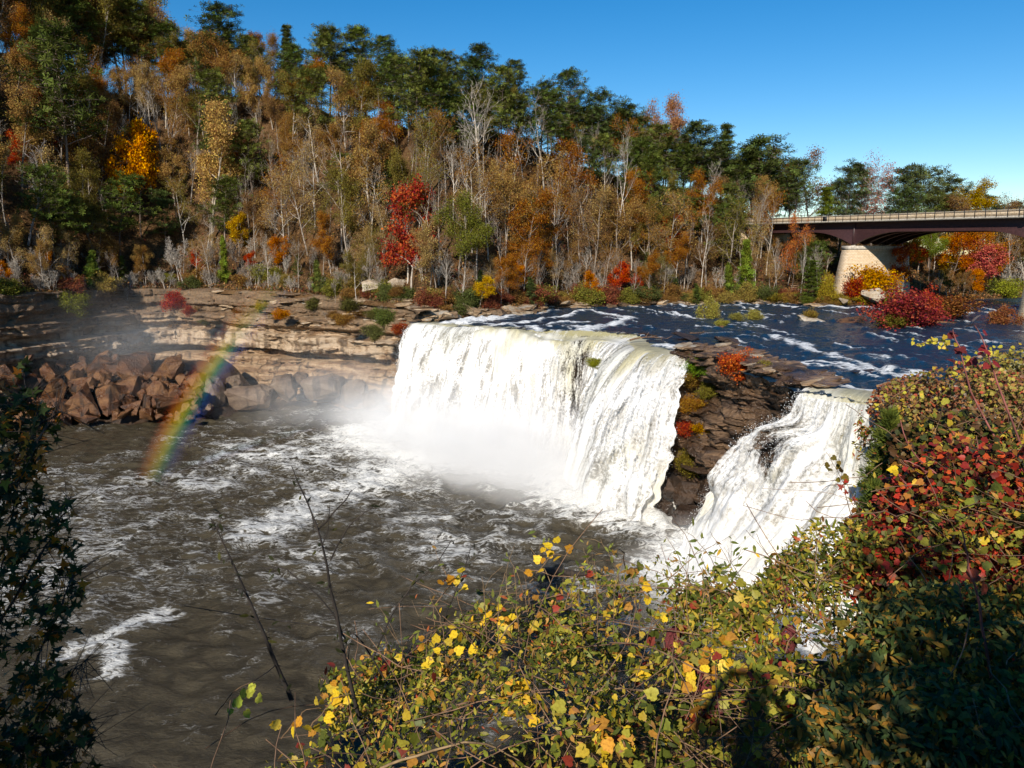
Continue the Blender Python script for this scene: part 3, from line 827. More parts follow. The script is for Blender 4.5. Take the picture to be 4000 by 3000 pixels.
# ---------------- mist volumes, and a rainbow painted as a slab of coloured spray
def mat_mist(name, density, aniso=-0.35, col=(1, 1, 1), nscale=2.2):
    k = M(name)
    tc = k.n('TexCoord').outputs['Object']
    ln = k.n('VectorMath', operation='LENGTH')
    k.set(ln, 0, tc)
    fall = k.math('SUBTRACT', 1.0, ln.outputs['Value'], clamp=True)
    fall = k.math('POWER', fall, 1.7)
    nz = k.noise(tc, nscale, 3, 0.6)
    dn = k.math('MULTIPLY', k.math('MULTIPLY', fall, k.mr(nz, 0.15, 0.72)), density)
    v = k.n('VolumeScatter', i_Color=c4(col), i_Density=dn, i_Anisotropy=aniso)
    k.t.links.new(v.outputs[0], k.out.inputs[1])
    return k.m
def mist(center, axes, rz, density, label):
    bm = bmesh.new()
    bmesh.ops.create_icosphere(bm, subdivisions=3, radius=1.0)
    me = bpy.data.meshes.new('mist')
    bm.to_mesh(me); bm.free()
    me.materials.append(mat_mist('mist', density))
    o = obj('mist', me, None, center, (0, 0, rz), axes)
    return tag(o, label, kind='stuff')
ang = math.atan2(67.8 - 98.0, 29.0)
mist((-5.0, 83.0, 0.5), (29, 12, 9.5), ang, 0.95, 'dense white spray boiling up at the main falls base')
mist((-24, 103, 2.5), (18, 12, 10), 0.3, 0.07, 'thin mist drifting over the cliff beside the falls')
mist((-56, 112, 9.0), (20, 14, 12), 0.0, 0.022, 'faint bluish mist in the shaded corner of the cliff')
mist((14.5, 48.5, 0.8), (8.5, 7.0, 5.5), 0.0, 0.55, 'spray cloud at the foot of the smaller falls')
def rainbow():
    """an arc of sunlit drops hanging in the spray: a curved slab about the light's axis"""
    ax = norm(SUN_D)
    rho = 64.0
    c = CAM + ax * rho
    e1 = norm(np.cross(ax, [0, 0, 1.0]))
    e2 = np.cross(e1, ax)
    def polar(px, py):
        d = ray(px, py)
        q = CAM + d * (rho / (d @ ax)) - c
        return math.atan2(q @ e2, q @ e1), math.hypot(q @ e1, q @ e2)
    a0, a1 = polar(140, 520)[0], polar(290, 270)[0]
    th = np.linspace(a0, a1, 40) if abs(a1 - a0) < math.pi else np.linspace(a0 % (2 * math.pi), a1 % (2 * math.pi), 40)
    r0, r1 = rho * math.tan(math.radians(41.4)), rho * math.tan(math.radians(44.3))
    V = []
    for t in th:
        for r in (r0, r1):
            for w in (-0.25, 0.25):
                V.append((r * math.cos(t), r * math.sin(t), w))
    F = []
    for i in range(len(th) - 1):
        a, b = i * 4, i * 4 + 4
        F += [(a, a + 1, b + 1, b), (a + 1, a + 3, b + 3, b + 1), (a + 3, a + 2, b + 2, b + 3), (a + 2, a, b, b + 2)]
    e = (len(th) - 1) * 4
    F += [(0, 2, 3, 1), (e, e + 1, e + 3, e + 2)]
    k = M('painted_rainbow')
    tc = k.n('TexCoord').outputs['Object']
    sx = k.n('SeparateXYZ', i_0=tc)
    rr = k.math('SQRT', k.math('ADD', k.math('POWER', sx.outputs[0], 2.0), k.math('POWER', sx.outputs[1], 2.0)))
    t = k.mr(rr, r0, r1)
    t.node.interpolation_type = 'LINEAR'
    colr = k.ramp(t, [(0.08, (0.06, 0.02, 0.22)), (0.28, (0.04, 0.13, 0.55)), (0.44, (0.1, 0.5, 0.2)), (0.56, (0.95, 0.85, 0.05)), (0.72, (1.0, 0.38, 0.02)), (0.92, (0.8, 0.06, 0.01))])
    band = k.math('MULTIPLY', k.mr(t, 0.0, 0.5), k.mr(t, 1.0, 0.7))
    an = k.math('ARCTAN2', sx.outputs[1], sx.outputs[0])
    tt = np.unwrap(th)
    f = k.mr(k.math('ABSOLUTE', k.math('SUBTRACT', an, (tt[0] + tt[-1]) / 2)), abs(tt[-1] - tt[0]) * 0.5, abs(tt[-1] - tt[0]) * 0.1)
    nz = k.noise(tc, 0.14, 3)
    dn = k.math('MULTIPLY', k.math('MULTIPLY', band, f), k.math('MULTIPLY', k.mr(nz, 0.1, 0.7), 0.42))
    v = k.n('VolumeScatter', i_Color=colr, i_Density=dn, i_Anisotropy=-0.45)
    k.t.links.new(v.outputs[0], k.out.inputs[1])
    me = mesh('rainbow', V, np.array(F), k.m)
    bm = bmesh.new(); bm.from_mesh(me); bmesh.ops.recalc_face_normals(bm, faces=bm.faces); bm.to_mesh(me); bm.free()
    o = obj('rainbow', me)
    o.matrix_world = Matrix(((e1[0], e2[0], -ax[0], c[0]), (e1[1], e2[1], -ax[1], c[1]), (e1[2], e2[2], -ax[2], c[2]), (0, 0, 0, 1)))
    return tag(o, 'faint rainbow arc painted as colour in the spray before the boulders', kind='stuff')
rainbow()

# ---------------- the road bridge
def mat_stone(name, c1, c2, mortar, bw, bh):
    k = M(name)
    tc = k.n('TexCoord').outputs['Object']
    sp = k.n('SeparateXYZ', i_0=tc)
    cb = k.n('CombineXYZ')
    k.set(cb, 0, k.math('ADD', sp.outputs[0], sp.outputs[1])); k.set(cb, 1, sp.outputs[2])
    br = k.n('TexBrick')
    k.set(br, 'Vector', cb.outputs[0]); k.set(br, 'Color1', c4(c1)); k.set(br, 'Color2', c4(c2)); k.set(br, 'Mortar', c4(mortar))
    k.set(br, 'Scale', 1.0); k.set(br, 'Brick Width', bw); k.set(br, 'Row Height', bh); k.set(br, 'Mortar Size', 0.02)
    nz = k.noise(tc, 1.6, 5, 0.7)
    c = k.mix(k.mr(nz, 0.3, 0.7, 0.0, 0.5), br.outputs[0], k.mix(1.0, br.outputs[0], (0.72, 0.6, 0.45, 1), 'MULTIPLY'))
    return k.surf(k.n('BsdfPrincipled', i_Base_Color=c, i_Roughness=0.9, i_Normal=k.bump(k.math('ADD', br.outputs[1], nz), 0.8, 0.06)))
MAT['pier'] = mat_stone('pier_stone', (0.70, 0.56, 0.39), (0.60, 0.46, 0.30), (0.38, 0.29, 0.20), 0.62, 0.24)
MAT['concrete'] = mat_flat('pale_concrete', (0.42, 0.37, 0.30), 0.85)
MAT['steel'] = mat_flat('maroon_steel', (0.042, 0.017, 0.017), 0.5)
MAT['iron'] = mat_flat('dark_iron', (0.02, 0.018, 0.018), 0.5)
MAT['asphalt'] = mat_flat('asphalt', (0.05, 0.05, 0.05), 0.95)
MAT['wood'] = mat_flat('weathered_wood', (0.34, 0.22, 0.13), 0.85)

def build_bridge():
    a = np.array([17.1, -40.0]); a /= np.linalg.norm(a)
    root = empty('road_bridge', (50.4, 140.0, 0), math.atan2(a[1], a[0]))
    tag(root, 'stone parapet road bridge on maroon steel girders crossing the river', 'bridge')
    # local frame: x along the bridge (towards the viewer's right), y to the left of travel = upstream side
    t0, t1, wd = -16.0, 66.0, 13.0
    zt = lambda t: 29.35 - 0.0130 * t
    n = 42
    ts = np.linspace(t0, t1, n)
    def strip(name, mat, y0, y1, za, zb):
        V, F = [], []
        for t in ts:
            V += [(t, y0, zt(t) + za), (t, y1, zt(t) + za), (t, y1, zt(t) + zb), (t, y0, zt(t) + zb)]
        for i in range(n - 1):
            for k in range(4):
                F.append((i * 4 + k, i * 4 + (k + 1) % 4, i * 4 + 4 + (k + 1) % 4, i * 4 + 4 + k))
        e = (n - 1) * 4
        F += [(3, 2, 1, 0), (e, e + 1, e + 2, e + 3)]
        return obj(name, mesh(name, V, np.array(F), mat), root)
    strip('deck', MAT['concrete'], 0.0, wd, -1.12, -0.82)
    strip('roadway', MAT['asphalt'], 0.42, wd - 0.42, -0.815, -0.76)
    strip('parapet', MAT['pier'], 0.05, 0.40, -0.815, -0.06)
    strip('parapet', MAT['pier'], wd - 0.40, wd - 0.05, -0.815, -0.06)
    strip('coping', MAT['concrete'], 0.02, 0.43, -0.057, 0.01)
    strip('coping', MAT['concrete'], wd - 0.43, wd - 0.02, -0.057, 0.01)
    strip('handrail', MAT['iron'], -0.06, 0.0, 0.20, 0.26)
    strip('handrail', MAT['iron'], -0.055, -0.005, -0.16, -0.12)
    pV, pF = boxes([(-0.035, 0.035, -0.055, -0.002, -0.95, 0.24)])
    pm = mesh('post', pV, pF, MAT['iron'])
    for t in np.arange(-14.5, 60, 1.55):
        obj('post', pm, root, (t, 0, zt(t)))
    pV, pF = boxes([(-0.45, 0.45, -0.12, -0.062, -0.78, -0.1), (-0.4, 0.4, -0.14, -0.122, -0.7, -0.2)])
    obj('sign_back', mesh('sign_back', pV, pF, MAT['iron']), root, (8.0, 0, zt(8)))
    pV, pF = boxes([(-0.28, 0.28, -0.30, 0.30, -0.9, 0.75), (-0.34, 0.34, -0.36, 0.36, 0.752, 0.9)])
    obj('end_pillar', mesh('end_pillar', pV, pF, MAT['iron']), root, (42.6, -0.12, zt(42.6)))
    P1, P2_ = 13.2, 44.6
    def depth(t):
        d = min(abs(t - P1), abs(t - P2_))
        return 1.55 + 2.15 * max(0.0, 1 - d / 9.0) ** 2.0
    tg = np.linspace(-14, 64, 160)
    for k, y in enumerate((1.35, 3.9, 6.5, 9.1, 11.65)):
        V, F = [], []
        for t in tg:
            zb, zl = zt(t) - 1.123, zt(t) - 1.123 - depth(t)
            V += [(t, y - 0.02, zb), (t, y - 0.02, zl), (t, y - 0.28, zl), (t, y - 0.28, zl - 0.06), (t, y + 0.28, zl - 0.06), (t, y + 0.28, zl), (t, y + 0.02, zl), (t, y + 0.02, zb)]
        for i in range(len(tg) - 1):
            for q in range(7):
                F.append((i * 8 + q, i * 8 + q + 1, i * 8 + 9 + q, i * 8 + 8 + q))
        g = obj('girder', mesh('girder', V, np.array(F)[:, ::-1], MAT['steel']), root)
        for tp in (P1, P2_):
            V, F = boxes([(tp - 0.06, tp + 0.06, y - 0.22, y + 0.22, zt(tp) - 1.123 - 3.7, zt(tp) - 1.14)])
            obj('stiffener', mesh('stiffener', V, F, MAT['steel']), g)
    for tp, zb in ((P1, 14.5), (P2_, 12.5)):
        ztop = zt(tp) - 1.123 - 3.85
        V = []
        for z, wy, wx, yo in ((zb, 15.6, 2.9, -1.6), (zb + 4, 14.6, 2.5, -1.0), (ztop - 0.62, 13.2, 2.0, -0.1)):
            V += [(tp - wx / 2, yo, z), (tp + wx / 2, yo, z), (tp + wx / 2, yo + wy, z), (tp - wx / 2, yo + wy, z)]
        F = []
        for l in (0, 4):
            for q in range(4):
                F.append((l + q, l + (q + 1) % 4, l + 4 + (q + 1) % 4, l + 4 + q))
        F.append((8, 9, 10, 11))
        p = obj('pier', mesh('pier', V, np.array(F), MAT['pier']), root)
        V, F = boxes([(tp - 1.06, tp + 1.06, -0.2, 13.2, ztop - 0.617, ztop)])
        obj('pier_cap', mesh('pier_cap', V, F, MAT['concrete']), p)
        for y in (1.35, 3.9, 6.5, 9.1, 11.65):
            V, F = boxes([(tp - 0.3, tp + 0.3, y - 0.3, y + 0.3, ztop + 0.003, ztop + 0.09)])
            obj('bearing', mesh('bearing', V, F, MAT['concrete']), p)
    V, F = boxes([(-17.5, -14.0, -0.3, wd + 0.3, 14, 28.2)])
    obj('abutment', mesh('abutment', V, F, MAT['pier']), root)
    return root
bridge = build_bridge()

# ================================================================== ROCKS
def rock_mesh(name, seed, dims, mat, npts=16, box=0.6, bevel=0.05):
    """an angular block: hull of jittered points, edges broken, faces roughened"""
    rng = np.random.default_rng(seed)
    p = rng.normal(size=(npts, 3))
    p = p / np.max(np.abs(p), axis=1, keepdims=True) * box + norm(p) * (1 - box)
    p = p * (0.82 + 0.25 * rng.random((npts, 1)))
    bm = bmesh.new()
    for q in p:
        bm.verts.new(q)
    r = bmesh.ops.convex_hull(bm, input=bm.verts)
    bmesh.ops.delete(bm, geom=[v for v in bm.verts if not v.link_faces], context='VERTS')
    bmesh.ops.dissolve_limit(bm, angle_limit=math.radians(14), verts=bm.verts, edges=bm.edges)
    bmesh.ops.bevel(bm, geom=list(bm.edges), offset=bevel, segments=1, affect='EDGES', profile=0.6)
    bmesh.ops.triangulate(bm, faces=bm.faces)
    es = [e for e in bm.edges if e.calc_length() > 0.3]
    bmesh.ops.subdivide_edges(bm, edges=es, cuts=2)
    for v in bm.verts:
        c = np.array(v.co)
        k = 0.09 * (vnoise(*(c * 2.6 + seed), seed=seed) - 0.5) + 0.06 * (vnoise(*(c * 7 + seed), seed=seed + 1) - 0.5)
        v.co = c * (1 + 2 * k)
    bmesh.ops.triangulate(bm, faces=bm.faces)
    for v in bm.verts:
        v.co = (v.co.x * dims[0], v.co.y * dims[1], v.co.z * dims[2])
    me = bpy.data.meshes.new(name)
    bm.to_mesh(me); bm.free()
    me.materials.append(mat)
    return me
ROCKS = [rock_mesh('boulder', 300 + i, (1, 1, 1), MAT['boulder'], npts=[9, 11, 14, 18][i % 4], box=[.75, .5, .85][i % 3], bevel=.022) for i in range(14)]
def with_mat(me, mat):
    m2 = me.copy()
    m2.materials[0] = mat
    return m2
BLOCKS = [rock_mesh('boulder', 420 + i, (1, 1, 1), MAT['greyrock'], npts=26, box=0.97, bevel=0.05) for i in range(6)]
ROCKS_G = BLOCKS
ROCKS_W = [with_mat(m, MAT['wetrock']) for m in ROCKS]
ROCKS_P = [with_mat(m, MAT['paleboulder']) for m in ROCKS]
SLABS = {k: [rock_mesh('rock_slab', 500 + i, (1, 1, 1), MAT[k], npts=22, box=0.92, bevel=0.04) for i in range(6)] for k in ('cliff', 'ledge', 'outcrop', 'outwall')}

def ordinal_labels(items, group=None):
    """items: (object, label stem, px): where several share a stem, say which one from the left"""
    by = {}
    for o, st, px in items:
        by.setdefault(st, []).append((px, o))
    nth = ['first', 'second', 'third', 'fourth', 'fifth', 'sixth', 'seventh', 'eighth', 'ninth', 'tenth', 'eleventh', 'twelfth', 'thirteenth', 'fourteenth', 'fifteenth', 'sixteenth', 'seventeenth', 'eighteenth', 'nineteenth', 'twentieth', 'twenty-first', 'twenty-second', 'twenty-third', 'twenty-fourth', 'twenty-fifth', 'twenty-sixth', 'twenty-seventh', 'twenty-eighth']
    for st, l in by.items():
        l.sort(key=lambda t: t[0])
        for i, (px, o) in enumerate(l):
            if len(l) == 1: w = ''
            elif len(l) == 2: w = ('left one, ', 'right one, ')[i]
            elif len(l) == 3: w = ('leftmost, ', 'middle one, ', 'rightmost, ')[i]
            else: w = '%s from left, ' % nth[min(i, 27)] if i < len(l) - 1 else 'rightmost, '
            if w:
                o['label'] = st + ', ' + w[:-2]
            else:
                o['label'] = st

# rubble added under the boulders, dark colour standing in for shade in gaps
gu, gv = np.meshgrid(np.linspace(-74, -38, 90), np.linspace(97, 118, 60), indexing='ij')
hz = np.clip((gv - 100.5 - 0.25 * np.clip(gu + 52, 0, 20)) / 11, 0, 1.2) * 6.2 * sstep(-37, -46, gu) - 0.8 + (fbm(gu * .5, gv * .5, 0, 14, 3) - .5) * 1.6
o = obj('rubble_slope', mesh('rubble_slope', np.stack([gu, gv, hz], -1).reshape(-1, 3), grid_faces(*gu.shape), MAT['wetrock']))
tag(o, 'broken rubble under the fallen boulders, coloured dark as gap shade', kind='structure')
rng = np.random.default_rng(77)
LAB = []
def boulder(px, py, wpx, hpx, stem, y=None, mats=ROCKS, squash=1.0, i=None, rz=None, tiltx=None, group='boulders fallen at the cliff foot', name='boulder'):
    if y is None:
        y = 99.5 + (421 - py) / 54 * 12
        y = min(y, 93.5 / (0.25 - (px - 512) / FPX))
        wpx, hpx = wpx * 1.22, hpx * 1.25
    p = at_y(px, py, y)
    k = y / (FPX * CP)
    sx, sz = wpx * k * 0.5, hpx * k * 0.5
    me = mats[int(rng.integers(len(mats))) if i is None else i]
    o = obj(name, me, None, p, ((rng.random() - .5) * 0.7 if tiltx is None else tiltx, (rng.random() - .5) * 0.6, rng.random() * 6.28 if rz is None else rz), (sx * 1.08, (sx + sz) * 0.5 * squash, sz * 1.1))
    tag(o, None, 'boulder', group)
    LAB.append((o, stem, px))
    return o
BIG = [(40, 373, 33, 25, 'large rusty brown boulder at the top of the rubble pile'), (5, 377, 30, 19, 'flat brown boulder at the left picture edge, top of pile'),
       (100, 366, 34, 18, 'long grey brown boulder lying high on the rubble pile'), (135, 371, 33, 32, 'tall rounded brown boulder high on the rubble pile'),
       (173, 373, 22, 25, 'upright brown block at the right end of the rubble pile'), (104, 380, 24, 15, 'dark grey brown boulder under the long one on the pile'),
       (84, 387, 22, 15, 'chunky grey boulder midway down the rubble pile'), (84, 406, 40, 33, 'largest brown boulder, pale vein across it, beside the pool'),
       (111, 402, 26, 25, 'brown boulder leaning against the largest one by the pool'), (57, 394, 30, 22, 'reddish brown boulder midway down the rubble pile'),
       (24, 389, 34, 21, 'brown boulder on the pile above the maple branch'), (130, 388, 26, 17, 'dark brown slab wedged midway down the rubble pile'),
       (178, 408, 46, 20, 'long low tan boulder sloping into the pool'), (146, 405, 9, 18, 'narrow tan stone standing upright by the water'),
       (133, 409, 16, 12, 'small brown stone at the water beside the tan upright'), (63, 414, 22, 20, 'pale pinkish boulder at the waterline of the pile'),
       (160, 391, 22, 16, 'brown boulder behind the tan upright stone'), (12, 404, 26, 17, 'tan boulder half hidden by the maple leaves'), (88, 419, 18, 7, 'low wet stone at the waterline below the largest boulder'),
       (128, 413, 20, 6, 'flat pale stone lying at the waterline'), (196, 380, 22, 12, 'tan block above the long low boulder'), (36, 412, 18, 14, 'small brown boulder behind the maple branch tip')]
for b in BIG:
    boulder(*b)
for px, py, w, h, st, y in [(203, 409, 20, 13, 'pale stone at the waterline under the rainbow', 105.5), (213, 393, 26, 30, 'grey brown block beside the rainbow', 109), (250, 398, 45, 26, 'broad square grey block at the pool edge', 110.5),
                            (284, 390, 26, 26, 'cracked grey block between the two broad square ones', 112), (322, 388, 39, 26, 'largest square pale grey block below the ledges', 112.5), (352, 393, 22, 28, 'pale block fading into the falls mist', 112),
                            (300, 381, 18, 14, 'small grey block on top of the square ones', 114), (234, 384, 18, 14, 'small brown block behind the rainbow', 113), (372, 400, 20, 16, 'mist veiled stone beside the main falls', 107)]:
    boulder(px, py, w, h, st, y, ROCKS_G, 0.9, i=int(px) % 6, rz=rng.normal(0, .25), tiltx=0.05, group='fallen blocks below the cliff ledges')
for k in range(170):
    py = 358 + 60 * rng.random() ** 0.9
    px = rng.random() * (214 - (py - 360) * 0.25)
    w = 5 + 11 * rng.random() ** 1.6
    zone = 'along the waterline' if py > 405 else ('in the upper rubble' if py < 378 else 'in the middle rubble')
    col = 'at the left edge' if px < 50 else 'left of the largest boulder' if px < 84 else 'right of the largest boulder' if px < 140 else 'near the rainbow'
    boulder(px, py, w, w * (0.6 + 0.4 * rng.random()), 'small angular brown rock %s %s' % (zone, col))
for px, py, w, h, st, y in [(668, 486, 34, 20, 'wet black boulder at the foot of the main falls', 66), (692, 493, 36, 26, 'dark brown boulder under the outcrop beside the falls', 64.5), (715, 487, 26, 30, 'tall rusty wet boulder leaning on the outcrop foot', 62.5),
                            (692, 516, 46, 20, 'sloping grey slab below the outcrop in shade', 61.5), (664, 508, 22, 20, 'black shaded boulder at the waterline below the falls', 64), (722, 512, 24, 20, 'dark wet boulder splashed by the smaller falls', 59)]:
    boulder(px, py, w, h, st, y, ROCKS_W, 1.1, group='wet boulders below the outcrop')
for px, py, w, h, st, y in [(592, 292, 32, 13, 'big pale lichened boulder on the river bank', 131), (614, 295, 14, 9, 'pale boulder beside the big lichened one on the bank', 131), (372, 287, 26, 13, 'pale grey boulder among bushes above the cliff', 117), (398, 287, 22, 18, 'pale upright rock below the crimson maple', 119),
                            (425, 291, 16, 13, 'pale rock right of the crimson maple trunk', 117), (548, 303, 8, 4, 'small grey stone on the bank above the falls', 124), (468, 297, 14, 8, 'weathered grey rock on the bank above the falls', 112),
                            (872, 296, 26, 15, 'smooth grey boulder on the bank in front of the pier', 121), (843, 301, 12, 6, 'small pale stone left of the smooth grey boulder', 121)]:
    boulder(px, py, w, h, st, y, ROCKS_P, 1.2, group='pale boulders on the far bank')
# rocks standing in the river
def river_rock(px, py, w, h, st, mats, i=None):
    y = at_z(px, py, 14.4)[1]
    return boulder(px, py, w, h, st, y, mats, 1.4, i, rz=rng.normal(0, .2), tiltx=0.03, group='rocks standing in the river', name='river_rock')
river_rock(815, 321, 36, 6, 'long flat pale slab in the middle of the river', ROCKS_P, 3)
river_rock(848, 323, 44, 6, 'long brown slab beside the red island bush', ROCKS, 6)
river_rock(876, 319, 15, 10, 'brown peaked boulder left of the red island bush', ROCKS, 2)
river_rock(888, 326, 28, 6, 'low grey slab under the red island bush', ROCKS_G, 3)
river_rock(945, 324, 24, 6, 'flat stone right of the red island bush', ROCKS, 5)
river_rock(987, 327, 18, 4, 'low brown stone near the second pier', ROCKS, 4)
river_rock(720, 327, 9, 3, 'tiny brown stone in the rapids', ROCKS, 1)
river_rock(690, 338, 32, 5, 'dark driftwood strewn rock ledge above the falls', ROCKS_W, 6)
river_rock(728, 341, 26, 6, 'dark ledge parting the rapids above the outcrop', ROCKS_W, 9)
river_rock(704, 347, 22, 4, 'wet brown ledge nearest the falls lip', ROCKS_W, 3)
river_rock(860, 371, 30, 4, 'thin wet ledge in the rapids behind the smaller falls', ROCKS_W, 0)
river_rock(648, 335, 20, 3, 'dark ledge with driftwood above the main falls', ROCKS_W, 3)
ordinal_labels(LAB)

# ledges broken out of the walls, each its own slab
def wall_slabs(par, wall, mats, n, zr, size, rng, sr=(0.0, 1.0)):
    o_, P, nr, s, zt, V = wall
    for _ in range(n):
        i = int(len(P) * (sr[0] + (sr[1] - sr[0]) * rng.random()))
        i = min(max(i, 2), len(P) - 3)
        j = int(V.shape[1] * (zr[0] + (zr[1] - zr[0]) * rng.random()))
        j = min(j, V.shape[1] - 4)
        p = V[i, j]
        w, d, h = size[0] * (0.4 + rng.random()), size[1] * (0.5 + 0.6 * rng.random()), size[2] * (0.35 + rng.random())
        t = math.atan2(nr[i, 0], -nr[i, 1])
        obj('rock_slab', mats[int(rng.integers(len(mats)))], par, p - np.array([nr[i, 0], nr[i, 1], 0]) * d * 0.45, ((rng.random() - .5) * .12, (rng.random() - .5) * .1 - 0.03, t + rng.normal(0, .2)), (w, d, h))
rng = np.random.default_rng(91)
wall_slabs(cliff, CL, SLABS['cliff'], 90, (0.28, 0.97), (1.5, 0.8, 0.26), rng, (0.42, 0.98))
wall_slabs(cliff, CL, SLABS['ledge'], 90, (0.72, 0.985), (1.3, 0.8, 0.17), rng, (0.62, 0.99))
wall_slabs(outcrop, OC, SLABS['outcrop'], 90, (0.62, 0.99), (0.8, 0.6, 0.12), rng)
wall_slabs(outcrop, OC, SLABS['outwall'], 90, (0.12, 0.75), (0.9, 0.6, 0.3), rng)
# the flat top of the outcrop: thin tilted plates
for _ in range(210):
    f, g = rng.random(), rng.random()
    i = int(f * (len(OC[1]) - 1))
    p = OC[1][i] - OC[2][i] * (0.2 + g * (5.0 - 3.2 * f))
    obj('rock_slab', SLABS['outcrop' if rng.random() < .75 else 'ledge'][int(rng.integers(6))], outcrop, (p[0], p[1], 14.72 - 0.10 * g + 0.22 * rng.random() - 0.75 * max(0, f - 0.6)), (rng.normal(0, .04), -0.09 + rng.normal(0, .03), 0.5 + rng.normal(0, .3)), (0.4 + 0.9 * rng.random(), 0.35 + 0.5 * rng.random(), 0.05 + 0.1 * rng.random()))
# rocky shore of the far bank: plates and rubble, parts of the hillside they lie in
hill = bpy.data.objects['hillside']
for _ in range(170):
    u = 0.0 + 0.46 * rng.random()
    y = bank_y(u) + rng.normal(-0.2, 0.9)
    x = u * y
    sc = 0.35 + 0.9 * rng.random() ** 2
    obj('shore_rock', (SLABS['ledge'] + SLABS['cliff'])[int(rng.integers(12))], hill, (x, y, max(14.45, float(hill_z(x, y))) + 0.12 * rng.random()), (rng.normal(0, .12), rng.normal(0, .12), rng.random() * 6.28), (sc * 1.4, sc, sc * (0.14 + 0.2 * rng.random())))
for _ in range(60):
    u = -0.118 + 0.15 * rng.random()
    y = bank_y(u) + rng.normal(0.2, 1.0)
    x = u * y
    sc = 0.5 + 1.0 * rng.random() ** 2
    obj('shore_rock', (SLABS['ledge'] + SLABS['cliff'])[int(rng.integers(12))], hill, (x, y, max(14.5, float(hill_z(x, y))) + 0.3 * rng.random()), (rng.normal(0, .12), rng.normal(0, .12), rng.random() * 6.28), (sc * 1.6, sc, sc * (0.2 + 0.3 * rng.random())))
nb = bpy.data.objects['near_bank']
for _ in range(60):
    f = rng.random()
    a_, b_ = np.array(NEAR[9]), np.array(NEAR[12])
    p = a_ + (b_ - a_) * f + rng.normal(0, 1.2, 2) + np.array([-1.5, 1.5])
    sc = 0.6 + 1.0 * rng.random()
    obj('shore_rock', SLABS['ledge'][int(rng.integers(6))], nb, (p[0], p[1], 14.35 + 0.3 * rng.random()), (rng.normal(0, .06), rng.normal(0, .06), 0.6 + rng.normal(0, .3)), (sc * 1.8, sc, sc * 0.16))

# ================================================================== TREES
def grow(segs, tips, p, d, L, r, lev, maxlev, rng, par):
    n = par['n'][lev]
    seg = L / n
    rr = r
    for i in range(n):
        d = norm(d + rng.normal(0, par['wob'][lev], 3) + np.array([0, 0, par['up'][lev]]))
        q = p + d * seg
        r1 = r * (1 - par['taper'][lev] * (i + 1) / n)
        segs.append((*p, *q, rr, r1, lev))
        rr, p = r1, q
        if lev < maxlev and i + 1 >= par['from'][lev] * n:
            for _ in range(int(par['kids'][lev] + rng.random())):
                ax = norm(np.cross(d, rng.normal(size=3)))
                a = math.radians(par['ang'][lev] + rng.normal(0, 12))
                dd = norm(d * math.cos(a) + ax * math.sin(a))
                f = 1.0 - 0.45 * (i / n)
                grow(segs, tips, p, dd, L * par['len'][lev] * f * (0.7 + 0.6 * rng.random()), rr * 0.62, lev + 1, maxlev, rng, par)
        if lev >= maxlev - 1:
            tips.append((*p, *d, lev))
    if lev < maxlev:
        tips.append((*p, *d, lev))
OAK = dict(n=[8, 5, 4, 3], wob=[.07, .16, .22, .25], up=[.03, .10, .06, .02], taper=[.72, .75, .8, .85], kids=[1.5, 1.05, 0.9, 0], ang=[52, 48, 45, 40], len=[.42, .55, .55, .5])
OAK['from'] = [.34, .3, .25, .3]
BARE = dict(n=[9, 6, 4, 3], wob=[.05, .12, .16, .2], up=[.04, .16, .10, .06], taper=[.75, .8, .85, .9], kids=[1.4, 1.2, 1.1, 0], ang=[38, 38, 40, 40], len=[.40, .5, .5, .45])
BARE['from'] = [.36, .3, .2, .3]
SHRUB = dict(n=[4, 4, 3], wob=[.16, .2, .25], up=[.06, .05, .02], taper=[.6, .75, .85], kids=[1.6, 1.2, 0], ang=[38, 42, 40], len=[.6, .55, .5])
SHRUB['from'] = [.25, .2, .3]

